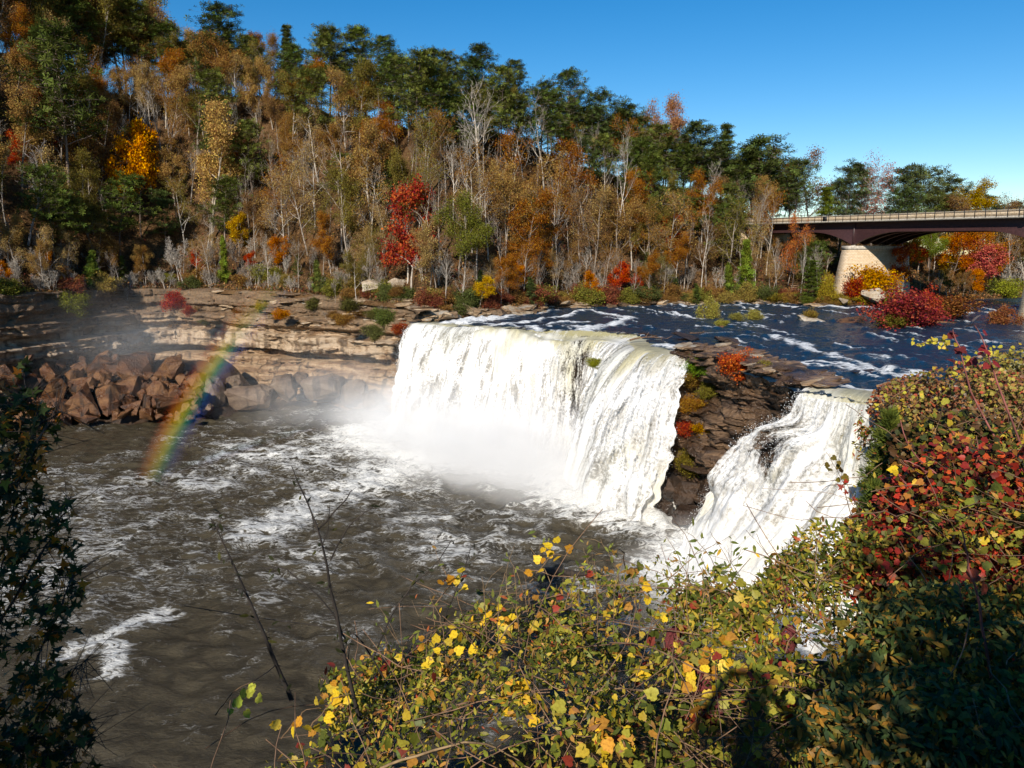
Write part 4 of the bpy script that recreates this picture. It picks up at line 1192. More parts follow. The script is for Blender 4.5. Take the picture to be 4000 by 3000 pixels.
DIAM = (np.array([(0, -.5, 0), (.34, 0, .08), (0, .5, 0), (-.34, 0, .08)]), np.array([(0, 1, 2, 3)]))
def leaf_cloud(tips, rng, per, rad, size, keep=1.0):
    t = np.array(tips)
    t = t[rng.random(len(t)) < keep]
    c = np.repeat(t[:, :3], per, 0)
    p = c + rng.normal(0, rad, c.shape) * np.array([1, 1, 0.75])
    nr = norm(rng.normal(size=p.shape) + np.array([0, 0, 0.7]) + np.array([-.2, -.5, 0]))
    V, F = scatter(*DIAM, p, frames(nr, rng), size * (0.55 + 0.9 * rng.random(len(p))))
    cl = np.repeat(rng.random(len(t)), per)
    v = np.clip(0.45 * cl + 0.55 * rng.random(len(p)), 0, 1)
    return V, F, np.repeat(v, 4)
def broadleaf(seed, h, leafy, par=OAK, per=11, rad=0.42, size=0.36, lean=0.05, stems=1, r0=None):
    rng = np.random.default_rng(seed)
    segs, tips = [], []
    for k in range(stems):
        d = norm(np.array([rng.normal(0, lean + 0.16 * (stems > 1)), rng.normal(0, lean + 0.16 * (stems > 1)), 1.0]))
        grow(segs, tips, np.array([rng.normal(0, .15) * (stems > 1), rng.normal(0, .15) * (stems > 1), -0.4]), d, h * (0.92 if stems == 1 else 0.7 + 0.3 * rng.random()), r0 or h * 0.0135, 0, len(par['n']) - 1, rng, par)
    s = np.array(segs)
    trunk = s[s[:, 8] < 1.5]
    twigs = s[s[:, 8] > 1.5]
    tm = mesh('trunk', *tubes(trunk[:, :8], 5), MAT['bark'], True)
    J = Join()
    tw = twigs[:, :8].copy()
    tw[:, 6:8] = np.maximum(tw[:, 6:8], 0.012)
    V, F = tubes(tw, 3)
    wm = mesh('twigs', V, F, MAT['bark'], True)
    cm = None
    if leafy > 0:
        V, F, v = leaf_cloud(tips, rng, per, rad, size, leafy)
        cm = mesh('crown', V, F, MAT['foliage'], False, {'v': v})
    return tm, wm, cm
NEED = []
for k in range(11):
    a = k * 2.4
    e = 0.15 + 0.85 * (k / 11)
    dx, dy, dz = math.cos(a) * math.sqrt(1 - (e - .35) ** 2), math.sin(a) * math.sqrt(1 - (e - .35) ** 2), e - .35
    NEED.append((dx, dy, dz))
TUFT_V = np.array([q for d in NEED for q in ((0, 0, 0), (d[0] - .13 * d[1], d[1] + .13 * d[0], d[2] + .05), (d[0] + .13 * d[1], d[1] - .13 * d[0], d[2] - .05))])
TUFT_F = np.arange(len(TUFT_V)).reshape(-1, 3)
def pine(seed, h, crown_from=0.42, width=0.20, cone=0.35, flat=0.5, tuft=0.5):
    rng = np.random.default_rng(seed)
    segs, twg, tf = [], [], []
    p = np.array([0, 0, -0.4])
    d = norm(np.array([rng.normal(0, .03), rng.normal(0, .03), 1]))
    n = 14
    r = h * 0.0115
    axis = [p]
    for i in range(n):
        d = norm(d + rng.normal(0, .03, 3) + np.array([0, 0, .03]))
        q = p + d * (h / n)
        segs.append((*p, *q, r * (1 - .85 * i / n), r * (1 - .85 * (i + 1) / n)))
        p = q
        axis.append(p)
    axis = np.array(axis)
    z = crown_from * 0.75
    while z < 0.995:
        f = (z - crown_from) / (1 - crown_from)
        base = np.array([np.interp(z * n, np.arange(n + 1), axis[:, k]) for k in range(3)])
        prof = (1 - f) ** cone * (0.35 + 0.65 * min(1, max(0, f + 0.25) / 0.35)) if f > 0 else 0.45
        nb_ = 3 if f > 0 else (1 if rng.random() < .5 else 0)
        a0 = rng.random() * 6.28
        for k in range(nb_ + (rng.random() < .5) * (f > 0)):
            a = a0 + k * 6.28 / max(nb_, 1) + rng.normal(0, .35)
            L = h * width * prof * (0.55 + 0.7 * rng.random())
            e = 0.15 + 0.5 * f + rng.normal(0, .12)
            bd = norm(np.array([math.cos(a), math.sin(a), e]))
            bp = base.copy()
            m = 4
            rb = max(0.02, r * 0.28 * (1 - 0.5 * f))
            for j in range(m):
                bd = norm(bd + rng.normal(0, .12, 3) + np.array([0, 0, 0.02]))
                bq = bp + bd * L / m
                segs.append((*bp, *bq, rb * (1 - .8 * j / m), rb * (1 - .8 * (j + 1) / m)))
                bp = bq
                if f > 0 and j >= 1:
                    for _ in range(5 if j < 3 else 6):
                        o_ = rng.normal(0, 1, 3) * np.array([1, 1, flat * .6]) * (0.34 + 0.13 * L)
                        tp = bp + o_
                        twg.append((*bp, *tp, 0.015, 0.008))
                        tf.append(tp)
        z += 0.62 / h * (1.0 + 0.5 * rng.random())
    tf = np.array(tf)
    nr = norm(np.array([0, 0, 1.0]) + rng.normal(0, .35, tf.shape))
    V, F = scatter(TUFT_V, TUFT_F, tf, frames(nr, rng), (tuft * (0.65 + 0.7 * rng.random(len(tf)))))
    v = np.repeat(np.clip(rng.random(len(tf)) * .75 + .1, 0, 1), len(TUFT_V))
    return mesh('trunk', *tubes(np.array(segs), 5), MAT['bark'], True), mesh('twigs', *tubes(np.array(twg), 3), MAT['bark']), mesh('crown', V, F, MAT['needles'], False, {'v': v})
def cedar(seed, h, w):
    """narrow feathery evergreen, leafy to the ground"""
    rng = np.random.default_rng(seed)
    segs = [(0, 0, -.3, 0, 0, h * .97, h * .02, .01)]
    tf, nr = [], []
    twg = []
    n = int(90 * h / 3)
    for k in range(n):
        f = rng.random() ** 1.2
        z = h * (0.05 + 0.93 * f)
        R = w * (1 - f) ** 0.75 * (0.35 + 0.75 * rng.random())
        a = rng.random() * 6.28
        tip = np.array([math.cos(a) * R, math.sin(a) * R, z + R * .35])
        b = np.array([0, 0, z])
        twg.append((*b, *tip, .012, .006))
        for q in np.linspace(.35, 1, 5):
            tf.append(b + (tip - b) * q + rng.normal(0, .05 * w, 3))
            nr.append(norm(tip - b) + np.array([0, 0, .6]))
    tf = np.array(tf)
    V, F = scatter(TUFT_V, TUFT_F, tf, frames(np.array(nr), rng), 0.16 * w + 0.10 * rng.random(len(tf)))
    v = np.repeat(rng.random(len(tf)), len(TUFT_V))
    return mesh('trunk', *tubes(np.array(segs), 5), MAT['bark'], True), mesh('twigs', *tubes(np.array(twg), 3), MAT['bark']), mesh('crown', V, F, MAT['needles'], False, {'v': v})

PROTO = {
    'oak': [broadleaf(1000 + i, 14, 0.8 + .04 * i, per=24, size=.21, rad=.5) for i in range(5)],
    'thin': [broadleaf(1100 + i, 14, 0.5, per=14, rad=.55, size=.2) for i in range(4)],
    'bare': [broadleaf(1200 + i, 14, 0, BARE, lean=0.07, r0=0.17) for i in range(5)],
    'barelow': [broadleaf(1300 + i, 5, 0, BARE, stems=4, r0=0.05) for i in range(3)],
    'maple': [broadleaf(1400 + i, 10, .7, per=20, rad=.44, size=.26) for i in range(3)],
    'pine': [pine(1500 + i, 17, .36 + .05 * (i % 3), .25 + .03 * (i % 2), .36) for i in range(5)],
    'flatpine': [pine(1600 + i, 15, .42, .28, .3, .3, .5) for i in range(3)],
    'hemlock': [pine(1700 + i, 15, .12, .22, 1.0, .4, .45) for i in range(2)],
    'cedar': [cedar(1800 + i, 3.4, 0.95) for i in range(2)],
    'shrub': [broadleaf(1900 + i, 2.6, .72, SHRUB, per=12, rad=.27, size=.15, stems=7, r0=.03, lean=.14) for i in range(6)],
}
REF_H = dict(oak=14, thin=14, bare=14, barelow=5, maple=10, pine=17, flatpine=15, hemlock=15, cedar=3.4, shrub=2.6)
TREES = []
def plant(kind, x, y, z, h, leaf, bark, name, desc, cat='tree', group=None, variant=None, rz=None, tilt=None, wide=1.0):
    r = np.random.default_rng(int(abs(x * 131 + y * 717)) + 3)
    v = PROTO[kind][int(r.integers(len(PROTO[kind]))) if variant is None else variant]
    sc = h / REF_H[kind]
    root = empty(name, (x, y, z - 0.15))
    root.rotation_euler = ((r.normal(0, .04), r.normal(0, .04), r.random() * 6.28 if rz is None else rz) if tilt is None else tilt)
    ea, eb = (0.75 + .7 * r.random(), 0.75 + .7 * r.random()) if kind == 'shrub' and tilt is None else (1, 1)
    root.scale = (sc * wide * ea, sc * wide * eb, sc)
    t = obj('trunk', v[0], root); t.color = (*bark, 1)
    b = obj('twigs', v[1], t); b.color = (*[c * 0.9 for c in bark], 1); b['kind'] = 'stuff'
    if v[2] is not None:
        c = obj('crown', v[2], root); c.color = (*leaf, 1)
    tag(root, desc, cat, group)
    px, py = project((x, y, z + h * 0.6))
    TREES.append((root, desc, px, py, x, y, z, h))
    return root

RUSSET = [(0.26, 0.14, 0.052), (0.32, 0.195, 0.078), (0.22, 0.125, 0.058), (0.35, 0.235, 0.105), (0.18, 0.14, 0.042), (0.30, 0.125, 0.038)]
RUS_N = ['russet', 'tawny', 'brown', 'straw coloured', 'olive brown', 'rust coloured']
GREEN = [(0.10, 0.125, 0.032), (0.12, 0.14, 0.036), (0.085, 0.11, 0.036), (0.14, 0.15, 0.04)]
BARKS = [(0.52, 0.45, 0.37), (0.42, 0.35, 0.28), (0.60, 0.53, 0.44), (0.32, 0.26, 0.20)]
DARKB = (0.15, 0.11, 0.085)
COLS = [(50, 'at the left edge'), (105, 'above the big boulders'), (165, 'near the golden maple'), (225, 'above the long low boulder'), (285, 'above the square grey blocks'),
        (345, 'above the pale cliff ledges'), (405, 'left of the crimson maple'), (455, 'right of the crimson maple'), (515, 'left over the falls'), (575, 'over the falls middle'),
        (635, 'right over the falls'), (695, 'over the falls right end'), (760, 'above the outcrop'), (815, 'at the bridge end'), (865, 'behind the first pier'), (930, 'behind the bridge span'), (2000, 'far right behind the bridge')]
def where(px, d):
    col = next(t for lim, t in COLS if px < lim)
    zone = 'on the bank' if d < 5 else 'low on the slope' if d < 14 else 'halfway up the slope' if d < 27 else 'high on the slope' if d < 40 else 'on the ridge'
    return zone + ' ' + col

special = []
def spot(px, py_base, d):
    """a place on the slope seen in column px, d metres behind the bank edge"""
    u0 = (px - 512) / FPX
    u = u0
    for _ in range(6):
        y = bank_y(u) + d
        z = float(hill_z(u * y, y))
        f = y * CP - (z - CAM[2]) * SP
        u = (px - 512) / FPX * f / y
    y = bank_y(u) + d
    return u * y, y, float(hill_z(u * y, y))
def top_at(px, d, py_top):
    """x, y, z and the height that brings the tree's top to image row py_top"""
    x, y, z = spot(px, None, d)
    t = at_y(px, py_top, y)
    return x, y, z, t[2] - z
def sp(kind, px, d, py_top, leaf, bark, name, desc, **kw):
    x, y, z, h = top_at(px, d, py_top)
    special.append((px, d))
    return plant(kind, x, y, z, max(h, 1.0), leaf, bark, name, desc, **kw)

# trees one can name
sp('maple', 142, 12, 128, (0.620, 0.250, 0.025), DARKB, 'maple_tree', 'brilliant golden orange maple low on the left slope', wide=0.62)
sp('pine', 74, 14, 22, (0.085, 0.10, 0.028), (0.300, 0.220, 0.170), 'pine_tree', 'tall pine with a bare lit trunk and spreading top, far left', wide=0.85, variant=1)
sp('maple', 412, 5, 196, (0.36, 0.075, 0.05), BARKS[0], 'maple_tree', 'crimson maple standing on the bank above the falls', wide=0.85)
sp('oak', 462, 4.5, 205, (0.14, 0.135, 0.03), BARKS[1], 'oak_tree', 'dark green and gold oak beside the crimson maple', wide=0.9)
sp('pine', 229, 42, 4, (0.086, 0.105, 0.029), DARKB, 'pine_tree', 'big dark pine, the tallest on the left skyline', wide=1.3, variant=0)
sp('hemlock', 290, 45, 22, (0.095, 0.105, 0.039), DARKB, 'conifer_tree', 'pointed conical conifer on the left skyline')
sp('pine', 366, 44, 26, (0.129, 0.150, 0.033), (0.300, 0.240, 0.190), 'pine_tree', 'pine with a visible pale trunk, second skyline pine group', wide=1.2)
sp('pine', 340, 46, 34, (0.138, 0.150, 0.044), DARKB, 'pine_tree', 'light green pine left of the pale trunked skyline pine')
sp('pine', 392, 43, 38, (0.103, 0.128, 0.033), DARKB, 'pine_tree', 'dark pine right of the pale trunked skyline pine')
sp('pine', 432, 44, 50, (0.078, 0.098, 0.029), DARKB, 'pine_tree', 'slender skyline pine at the start of the dark pine row')
sp('pine', 462, 42, 52, (0.078, 0.105, 0.029), DARKB, 'pine_tree', 'dense dark pine in the middle of the skyline row', wide=1.2)
sp('pine', 488, 44, 46, (0.075, 0.090, 0.028), DARKB, 'pine_tree', 'tallest pine of the middle skyline row', variant=2)
sp('pine', 515, 45, 62, (0.086, 0.098, 0.033), DARKB, 'pine_tree', 'round topped pine right of the tallest middle one')
sp('pine', 552, 44, 80, (0.095, 0.112, 0.033), DARKB, 'pine_tree', 'low pine in the skyline dip above the falls')
sp('pine', 573, 40, 70, (0.086, 0.105, 0.028), (0.340, 0.270, 0.210), 'pine_tree', 'pine with a tall bare trunk above the falls', variant=1)
sp('flatpine', 608, 42, 90, (0.086, 0.102, 0.029), DARKB, 'pine_tree', 'broad dark pine right of the bare trunked one')
sp('flatpine', 636, 40, 103, (0.078, 0.096, 0.029), DARKB, 'pine_tree', 'last broad dark pine before the brown skyline tree')
sp('oak', 662, 42, 104, (0.340, 0.170, 0.090), BARKS[1], 'oak_tree', 'russet tree alone on the skyline between pines', wide=0.8)
sp('pine', 702, 30, 122, (0.095, 0.112, 0.035), DARKB, 'pine_tree', 'first tall dark pine left of the bridge', wide=1.3)
sp('hemlock', 727, 34, 121, (0.086, 0.105, 0.033), DARKB, 'pine_tree', 'pointed dark pine left of the bridge')
sp('pine', 768, 26, 137, (0.095, 0.117, 0.035), DARKB, 'pine_tree', 'wide dark pine closest to the bridge end', wide=1.35)
sp('bare', 480, 22, 92, (0, 0, 0), (0.620, 0.540, 0.440), 'bare_tree', 'tall pale bare tree forking high above the falls', wide=1.1)
sp('bare', 545, 26, 112, (0, 0, 0), (0.600, 0.530, 0.430), 'bare_tree', 'pale leafless tree behind the falls under the pines')
sp('bare', 616, 16, 140, (0, 0, 0), (0.620, 0.550, 0.460), 'bare_tree', 'white trunked dead tree with a broken top above the falls', wide=0.6)
sp('bare', 28, 10, 152, (0, 0, 0), (0.500, 0.450, 0.420), 'bare_tree', 'grey spreading bare tree at the left edge', wide=1.3)
sp('bare', 342, 12, 138, (0, 0, 0), (0.600, 0.500, 0.400), 'bare_tree', 'pale bare trees left of the crimson maple', wide=.8)
sp('oak', 212, 13, 122, (0.460, 0.290, 0.115), (0.500, 0.420, 0.320), 'oak_tree', 'large straw coloured oak right of the golden maple', wide=0.95, variant=2)
sp('barelow', 183, 2.5, 236, (0, 0, 0), (0.620, 0.550, 0.470), 'bare_shrub', 'white branched bare clump on the cliff brow', cat='shrub')
sp('cedar', 92, 1.5, 250, (0.110, 0.135, 0.030), DARKB, 'cedar_sapling', 'small yellow green cedar on the cliff brow, left', cat='sapling')
sp('cedar', 317, 1.0, 259, (0.120, 0.130, 0.035), DARKB, 'cedar_sapling', 'upright yellow green cedar on the brow above the pale ledges', cat='sapling', wide=0.8)
sp('cedar', 226, 2.5, 235, (0.129, 0.150, 0.028), DARKB, 'cedar_tree', 'tall dark green cedar behind the cliff brow', wide=0.55)
# behind and around the bridge
for px, d, top, kind, lf, desc in [(790, 30, 160, 'pine', (0.112, 0.128, 0.039), 'slim pine at the bridge end'), (812, 34, 158, 'thin', (0.260, 0.120, 0.050), 'brown leafed tree at the bridge end'), (838, 30, 160, 'pine', (0.086, 0.105, 0.039), 'dark pine rising behind the first pier'),
                                   (822, 20, 186, 'hemlock', (0.140, 0.158, 0.028), 'olive green conifer behind the parapet'), (862, 38, 168, 'flatpine', (0.095, 0.105, 0.039), 'wide layered pine behind the parapet'), (888, 36, 166, 'flatpine', (0.092, 0.105, 0.039), 'tallest layered pine behind the parapet'),
                                   (912, 34, 168, 'flatpine', (0.103, 0.112, 0.039), 'layered pine behind the middle of the parapet'), (930, 40, 184, 'pine', (0.112, 0.120, 0.050), 'small hazy pine behind the parapet'), (958, 44, 176, 'flatpine', (0.095, 0.105, 0.039), 'flat topped lone pine against the sky behind the bridge'),
                                   (962, 30, 190, 'oak', (0.360, 0.220, 0.030), 'yellow orange tree under the lone flat topped pine'), (986, 36, 194, 'flatpine', (0.095, 0.098, 0.033), 'low pine right of the yellow orange tree'), (1008, 60, 203, 'pine', (0.095, 0.098, 0.044), 'tiny far pine peeping over the parapet'),
                                   (853, 32, 165, 'bare', (0, 0, 0), 'bare pale tree between pines behind the parapet'), (872, 30, 172, 'thin', (0.360, 0.160, 0.120), 'pinkish thin tree behind the parapet')]:
    sp(kind, px, d, top, lf, BARKS[0] if kind == 'bare' else DARKB, {'oak': 'oak_tree', 'thin': 'oak_tree', 'bare': 'bare_tree'}.get(kind, 'pine_tree'), desc)
for px, d, top, kind, lf, desc, wd in [(905, 12, 236, 'oak', (0.340, 0.230, 0.040), 'yellowing tree under the bridge beside the pier', .8), (928, 16, 228, 'oak', (0.140, 0.165, 0.028), 'dark green tree under the bridge span', .8), (950, 14, 224, 'oak', (0.420, 0.130, 0.035), 'rusty orange tree under the bridge span', .9),
                                       (975, 12, 226, 'oak', (0.380, 0.150, 0.040), 'brown orange tree under the bridge span', .9), (996, 6, 240, 'maple', (0.460, 0.120, 0.100), 'pinkish red maple under the bridge span, right', 1.2), (1016, 14, 226, 'flatpine', (0.095, 0.098, 0.033), 'dark pine beside the second pier', 1.0),
                                       (1015, 4, 266, 'barelow', (0, 0, 0), 'grey bare thicket beside the second pier', 1.5), (902, 6, 250, 'maple', (0.400, 0.110, 0.050), 'rust red maple just right of the first pier', .8),
                                       (872, 1.0, 270, 'shrub', (0.46, 0.22, 0.03), 'bright orange yellow sapling in front of the first pier', .9), (856, 1.0, 280, 'shrub', (0.34, 0.06, 0.035), 'small red maple in front of the first pier', .8), (826, 0.8, 278, 'shrub', (0.34, 0.25, 0.05), 'thin yellow sapling against the lit pier', .45),
                                       (800, 3, 242, 'bare', (0, 0, 0), 'bare sapling beside the lit pier', .6), (790, 5, 222, 'thin', (0.460, 0.160, 0.070), 'pinkish bare topped tree at the bridge end', .6), (745, 3, 240, 'cedar', (0.138, 0.165, 0.031), 'big green cedar on the river bank', .75),
                                       (728, 2.0, 262, 'cedar', (0.129, 0.150, 0.031), 'smaller green cedar on the river bank', .8), (813, 2.0, 258, 'hemlock', (0.103, 0.128, 0.028), 'low green conifer left of the pier', 1.4), (700, 5, 214, 'bare', (0, 0, 0), 'tall white bare tree on the bank left of the bridge', .6)]:
    sp(kind, px, d, top, lf, BARKS[2] if kind in ('bare', 'barelow') else DARKB, {'shrub': 'maple_tree', 'oak': 'oak_tree', 'thin': 'oak_tree', 'maple': 'maple_tree', 'bare': 'bare_tree', 'barelow': 'bare_shrub', 'cedar': 'cedar_tree'}.get(kind, 'pine_tree'), desc, wide=wd)

# the rest of the wood, tier by tier
rng = np.random.default_rng(2024)
WOOD = []
tiers = [1.8, 3.4, 5.0, 7.0, 9, 13.5, 18.5, 24, 29.5, 35, 41, 46, 48.5, 51]
for ti, d0 in enumerate(tiers):
    u = -0.92 + 0.02 * rng.random()
    while u < 0.70:
        d = d0 + rng.normal(0, 1.3)
        y = bank_y(u) + d
        px = 512 + FPX * u / (CP - (hill_z(u * y, y) - CAM[2]) / y * SP)
        step = (2.75 + 1.1 * rng.random()) * (0.75 if d0 < 8 else 1.0) * (1.1 if d0 > 30 else 1.0) / y
        if d0 in (3.4, 7.0):
            step *= 1.3
        near = (d0 in (3.4, 7.0) and px > 760) or any(abs(px - q) < 15 and abs(d - e) < 3.2 for q, e in special) or (118 < px < 166 and 4 < d < 12) or (385 < px < 440 and d < 5) or (828 < px < 905 and d < 8)
        inbridge = px > 805 and (d0 > 36 or d0 < 1)
        if not near and not inbridge:
            x = u * y + rng.normal(0, .6)
            z = float(hill_z(x, y))
            r = rng.random()
            right = px > 380
            if d0 > 38:
                kind = 'pine' if r < (0.72 if right else 0.22) else 'oak' if r < 0.85 else 'thin'
            elif d0 > 24:
                kind = 'pine' if r < (0.42 if right else .07) else 'flatpine' if r < (.52 if right else .11) else 'oak' if r < .62 else 'thin' if r < .84 else 'bare'
            elif d0 > 8:
                kind = 'pine' if r < .05 else 'flatpine' if r < .10 else 'oak' if r < .36 else 'thin' if r < .62 else 'bare' if r < .95 else 'maple'
            else:
                kind = 'oak' if r < .20 else 'thin' if r < .40 else 'bare' if r < .68 else 'barelow' if r < .84 else 'maple' if r < .93 else 'hemlock'
            if d0 in (3.4, 7.0):
                kind = 'barelow' if (r < .7 or px < 300) else 'thin'
            base_h = {'pine': 17, 'flatpine': 14, 'oak': 13.5, 'thin': 13, 'bare': 12.5, 'maple': 8, 'hemlock': 8, 'barelow': 6.5}[kind]
            h = base_h * (0.72 + 0.45 * rng.random())
            if d0 < 8:
                h *= 0.62
            if d0 == 48.5:
                kind = 'oak' if r < .6 else 'thin'
                h = 5 + 3.5 * rng.random()
            elif d0 > 38:
                # keep the ridge line where the photograph has it
                lim = np.interp(px, [0, 120, 190, 230, 300, 430, 560, 640, 700, 770, 800, 900, 1024], [-60, -25, 30, 22, 48, 62, 86, 108, 138, 150, 172, 182, 206])
                top = at_y(px, lim + 6 + 18 * rng.random(), y)[2]
                h = min(max(top - z, 5), 22) if kind != 'x' else h
            elif px > 640:
                lim = np.interp(px, [640, 700, 770, 800, 900, 1024], [112, 140, 152, 176, 186, 212])
                h = max(3.0, min(h, at_y(px, lim, y)[2] - z))
            if px > 772 and y < 150:
                h = min(h, max(1.6, at_y(px, 240 if px < 830 else 272, y)[2] - z))
            WOOD.append((kind, x, y, z, h, px, d, rng.random(), rng.random()))
        u += step
for kind, x, y, z, h, px, d, r1, r2 in WOOD:
    i = int(r1 * 6)
    w = where(px, d)
    if kind in ('pine', 'flatpine', 'hemlock'):
        g = GREEN[int(r1 * 4)]
        plant(kind, x, y, z, h, g, DARKB if r2 < .6 else (0.3, 0.23, 0.18), 'pine_tree', '%s pine %s' % ({'pine': 'dark green', 'flatpine': 'open crowned', 'hemlock': 'young conical'}[kind], w), group='pines on the hillside', wide=0.9 + .3 * r2)
    elif kind in ('oak', 'thin'):
        plant(kind, x, y, z, h, RUSSET[i], BARKS[int(r2 * 4)], 'oak_tree', '%s %s %s' % (RUS_N[i], 'leafy oak' if kind == 'oak' else 'half bare oak', w), group='oaks on the hillside', wide=.7 + .3 * r2)
    elif kind == 'barelow':
        plant(kind, x, y, z, h, (0, 0, 0), BARKS[int(r2 * 3)], 'bare_tree', '%s many stemmed bare thicket %s' % (['pale', 'brown', 'grey'][int(r2 * 3)], w), group='leafless trees on the hillside', wide=.9 + .4 * r1)
    elif kind == 'bare':
        plant(kind, x, y, z, h, (0, 0, 0), BARKS[int(r2 * 3)], 'bare_tree', '%s leafless tree %s' % (['pale grey', 'brownish', 'whitish'][int(r2 * 3)], w), group='leafless trees on the hillside', wide=.75 + .3 * r1)
    else:
        mc = [(0.42, 0.07, 0.04), (0.50, 0.30, 0.05), (0.48, 0.17, 0.04), (0.34, 0.05, 0.05)][int(r1 * 4)]
        plant(kind, x, y, z, h, mc, BARKS[1], 'maple_tree', '%s small maple %s' % (['scarlet', 'yellow', 'orange', 'dark red'][int(r1 * 4)], w), group='small maples on the hillside')

# shrubs along the bank, the brow and in the river
SHR = [((0.24, 0.085, 0.055), 'dark red'), ((0.22, 0.20, 0.05), 'yellow green'), ((0.27, 0.15, 0.06), 'rusty'), ((0.11, 0.12, 0.04), 'green'), ((0.33, 0.24, 0.08), 'yellow')]
rng = np.random.default_rng(303)
px = 8.0
while px < 800:
    for d0 in (0.6, 2.4):
        d = d0 + rng.normal(0, .5)
        p_ = px + rng.normal(0, 6)
        x, y, z = spot(p_, None, d)
        r = rng.random()
        if 470 < p_ < 570 and r < .5:
            c, nm = SHR[0]
        elif p_ < 330 and r < .6:
            c, nm = (None, None)
        else:
            c, nm = SHR[int(rng.integers(5))]
        w = where(p_, d)
        if c is None:
            plant('barelow', x, y, z, 1.6 + 2.2 * rng.random(), (0, 0, 0), BARKS[int(rng.integers(3))], 'bare_shrub', 'grey twiggy bare shrub %s' % w, 'shrub', 'bare shrubs along the brow', wide=1.3)
        else:
            plant('shrub', x, y, z, 1.3 + 1.5 * rng.random(), c, DARKB, 'leafy_shrub', '%s leafy shrub %s' % (nm, w), 'shrub', 'leafy shrubs along the bank', wide=1.2)
    px += 15
def shrub_at(px, py, zr, h, c, desc, kind='shrub', wide=1.2, name='leafy_shrub', y=None, group=None):
    p = at_z(px, py, zr) if y is None else at_y(px, py, y)
    return plant(kind, p[0], p[1], p[2], h, c, DARKB, name, desc, 'shrub', group, wide=wide)
shrub_at(908, 328, 14.4, 3.9, (0.30, 0.06, 0.055), 'large dark red bush on the river island', wide=1.25)
shrub_at(925, 326, 14.4, 4.4, (0.36, 0.07, 0.05), 'taller red sapling behind the island bush', wide=.9)
shrub_at(894, 329, 14.4, 1.8, (0.20, 0.17, 0.04), 'low olive shrub at the island edge', wide=1.3)
shrub_at(945, 320, 14.4, 3.0, (0.28, 0.12, 0.05), 'thin brownish shrub right of the island bush', wide=1.6)
shrub_at(811, 320, 14.5, 1.5, (0.30, 0.2, 0.06), 'small brown shrub on the pale river slab')
shrub_at(709, 319, 14.4, 2.4, (0.33, 0.28, 0.08), 'sparse yellow shrub standing in the rapids', wide=.7)
shrub_at(737, 321, 14.4, 1.1, (0.30, 0.26, 0.08), 'low yellow green shrub in the rapids', wide=1.3)
shrub_at(755, 320, 14.4, 1.3, (0.33, 0.28, 0.08), 'low yellow shrub right of another in the rapids', wide=1.1)
shrub_at(722, 326, 14.4, 0.9, (0.36, 0.32, 0.08), 'tiny yellow shrub on a midstream stone')
shrub_at(1003, 326, 14.4, 2.0, (0.30, 0.12, 0.06), 'brown shrub near the second pier', wide=1.0)
for px_, h, c, ds_ in [(775, 1.5, (0.30, 0.22, 0.05), 'yellow bush on the bank below the bridge'), (792, 1.4, (0.30, 0.19, 0.05), 'golden bush on the bank below the bridge'), (808, 1.3, (0.12, 0.14, 0.03), 'green bush at the foot of the pier'), (840, 1.5, (0.32, 0.23, 0.06), 'tawny bush covering the pier foot'),
                      (826, 1.3, (0.30, 0.18, 0.06), 'orange brown bush at the pier foot'), (884, 1.4, (0.24, 0.30, 0.05), 'lime green bush right of the pier'), (866, 1.5, (0.36, 0.25, 0.05), 'yellow bush behind the smooth grey boulder'), (870, 1.4, (0.08, 0.13, 0.03), 'low green bush beside the grey boulder'), (1005, 3.0, (0.30, 0.30, 0.05), 'yellow green bush at the far waterside')]:
    x, y, z = spot(px_, None, 0.3)
    plant('shrub', x, y, z, h, c, DARKB, 'leafy_shrub', ds_, 'shrub', 'bushes around the bridge pier', wide=1.5)
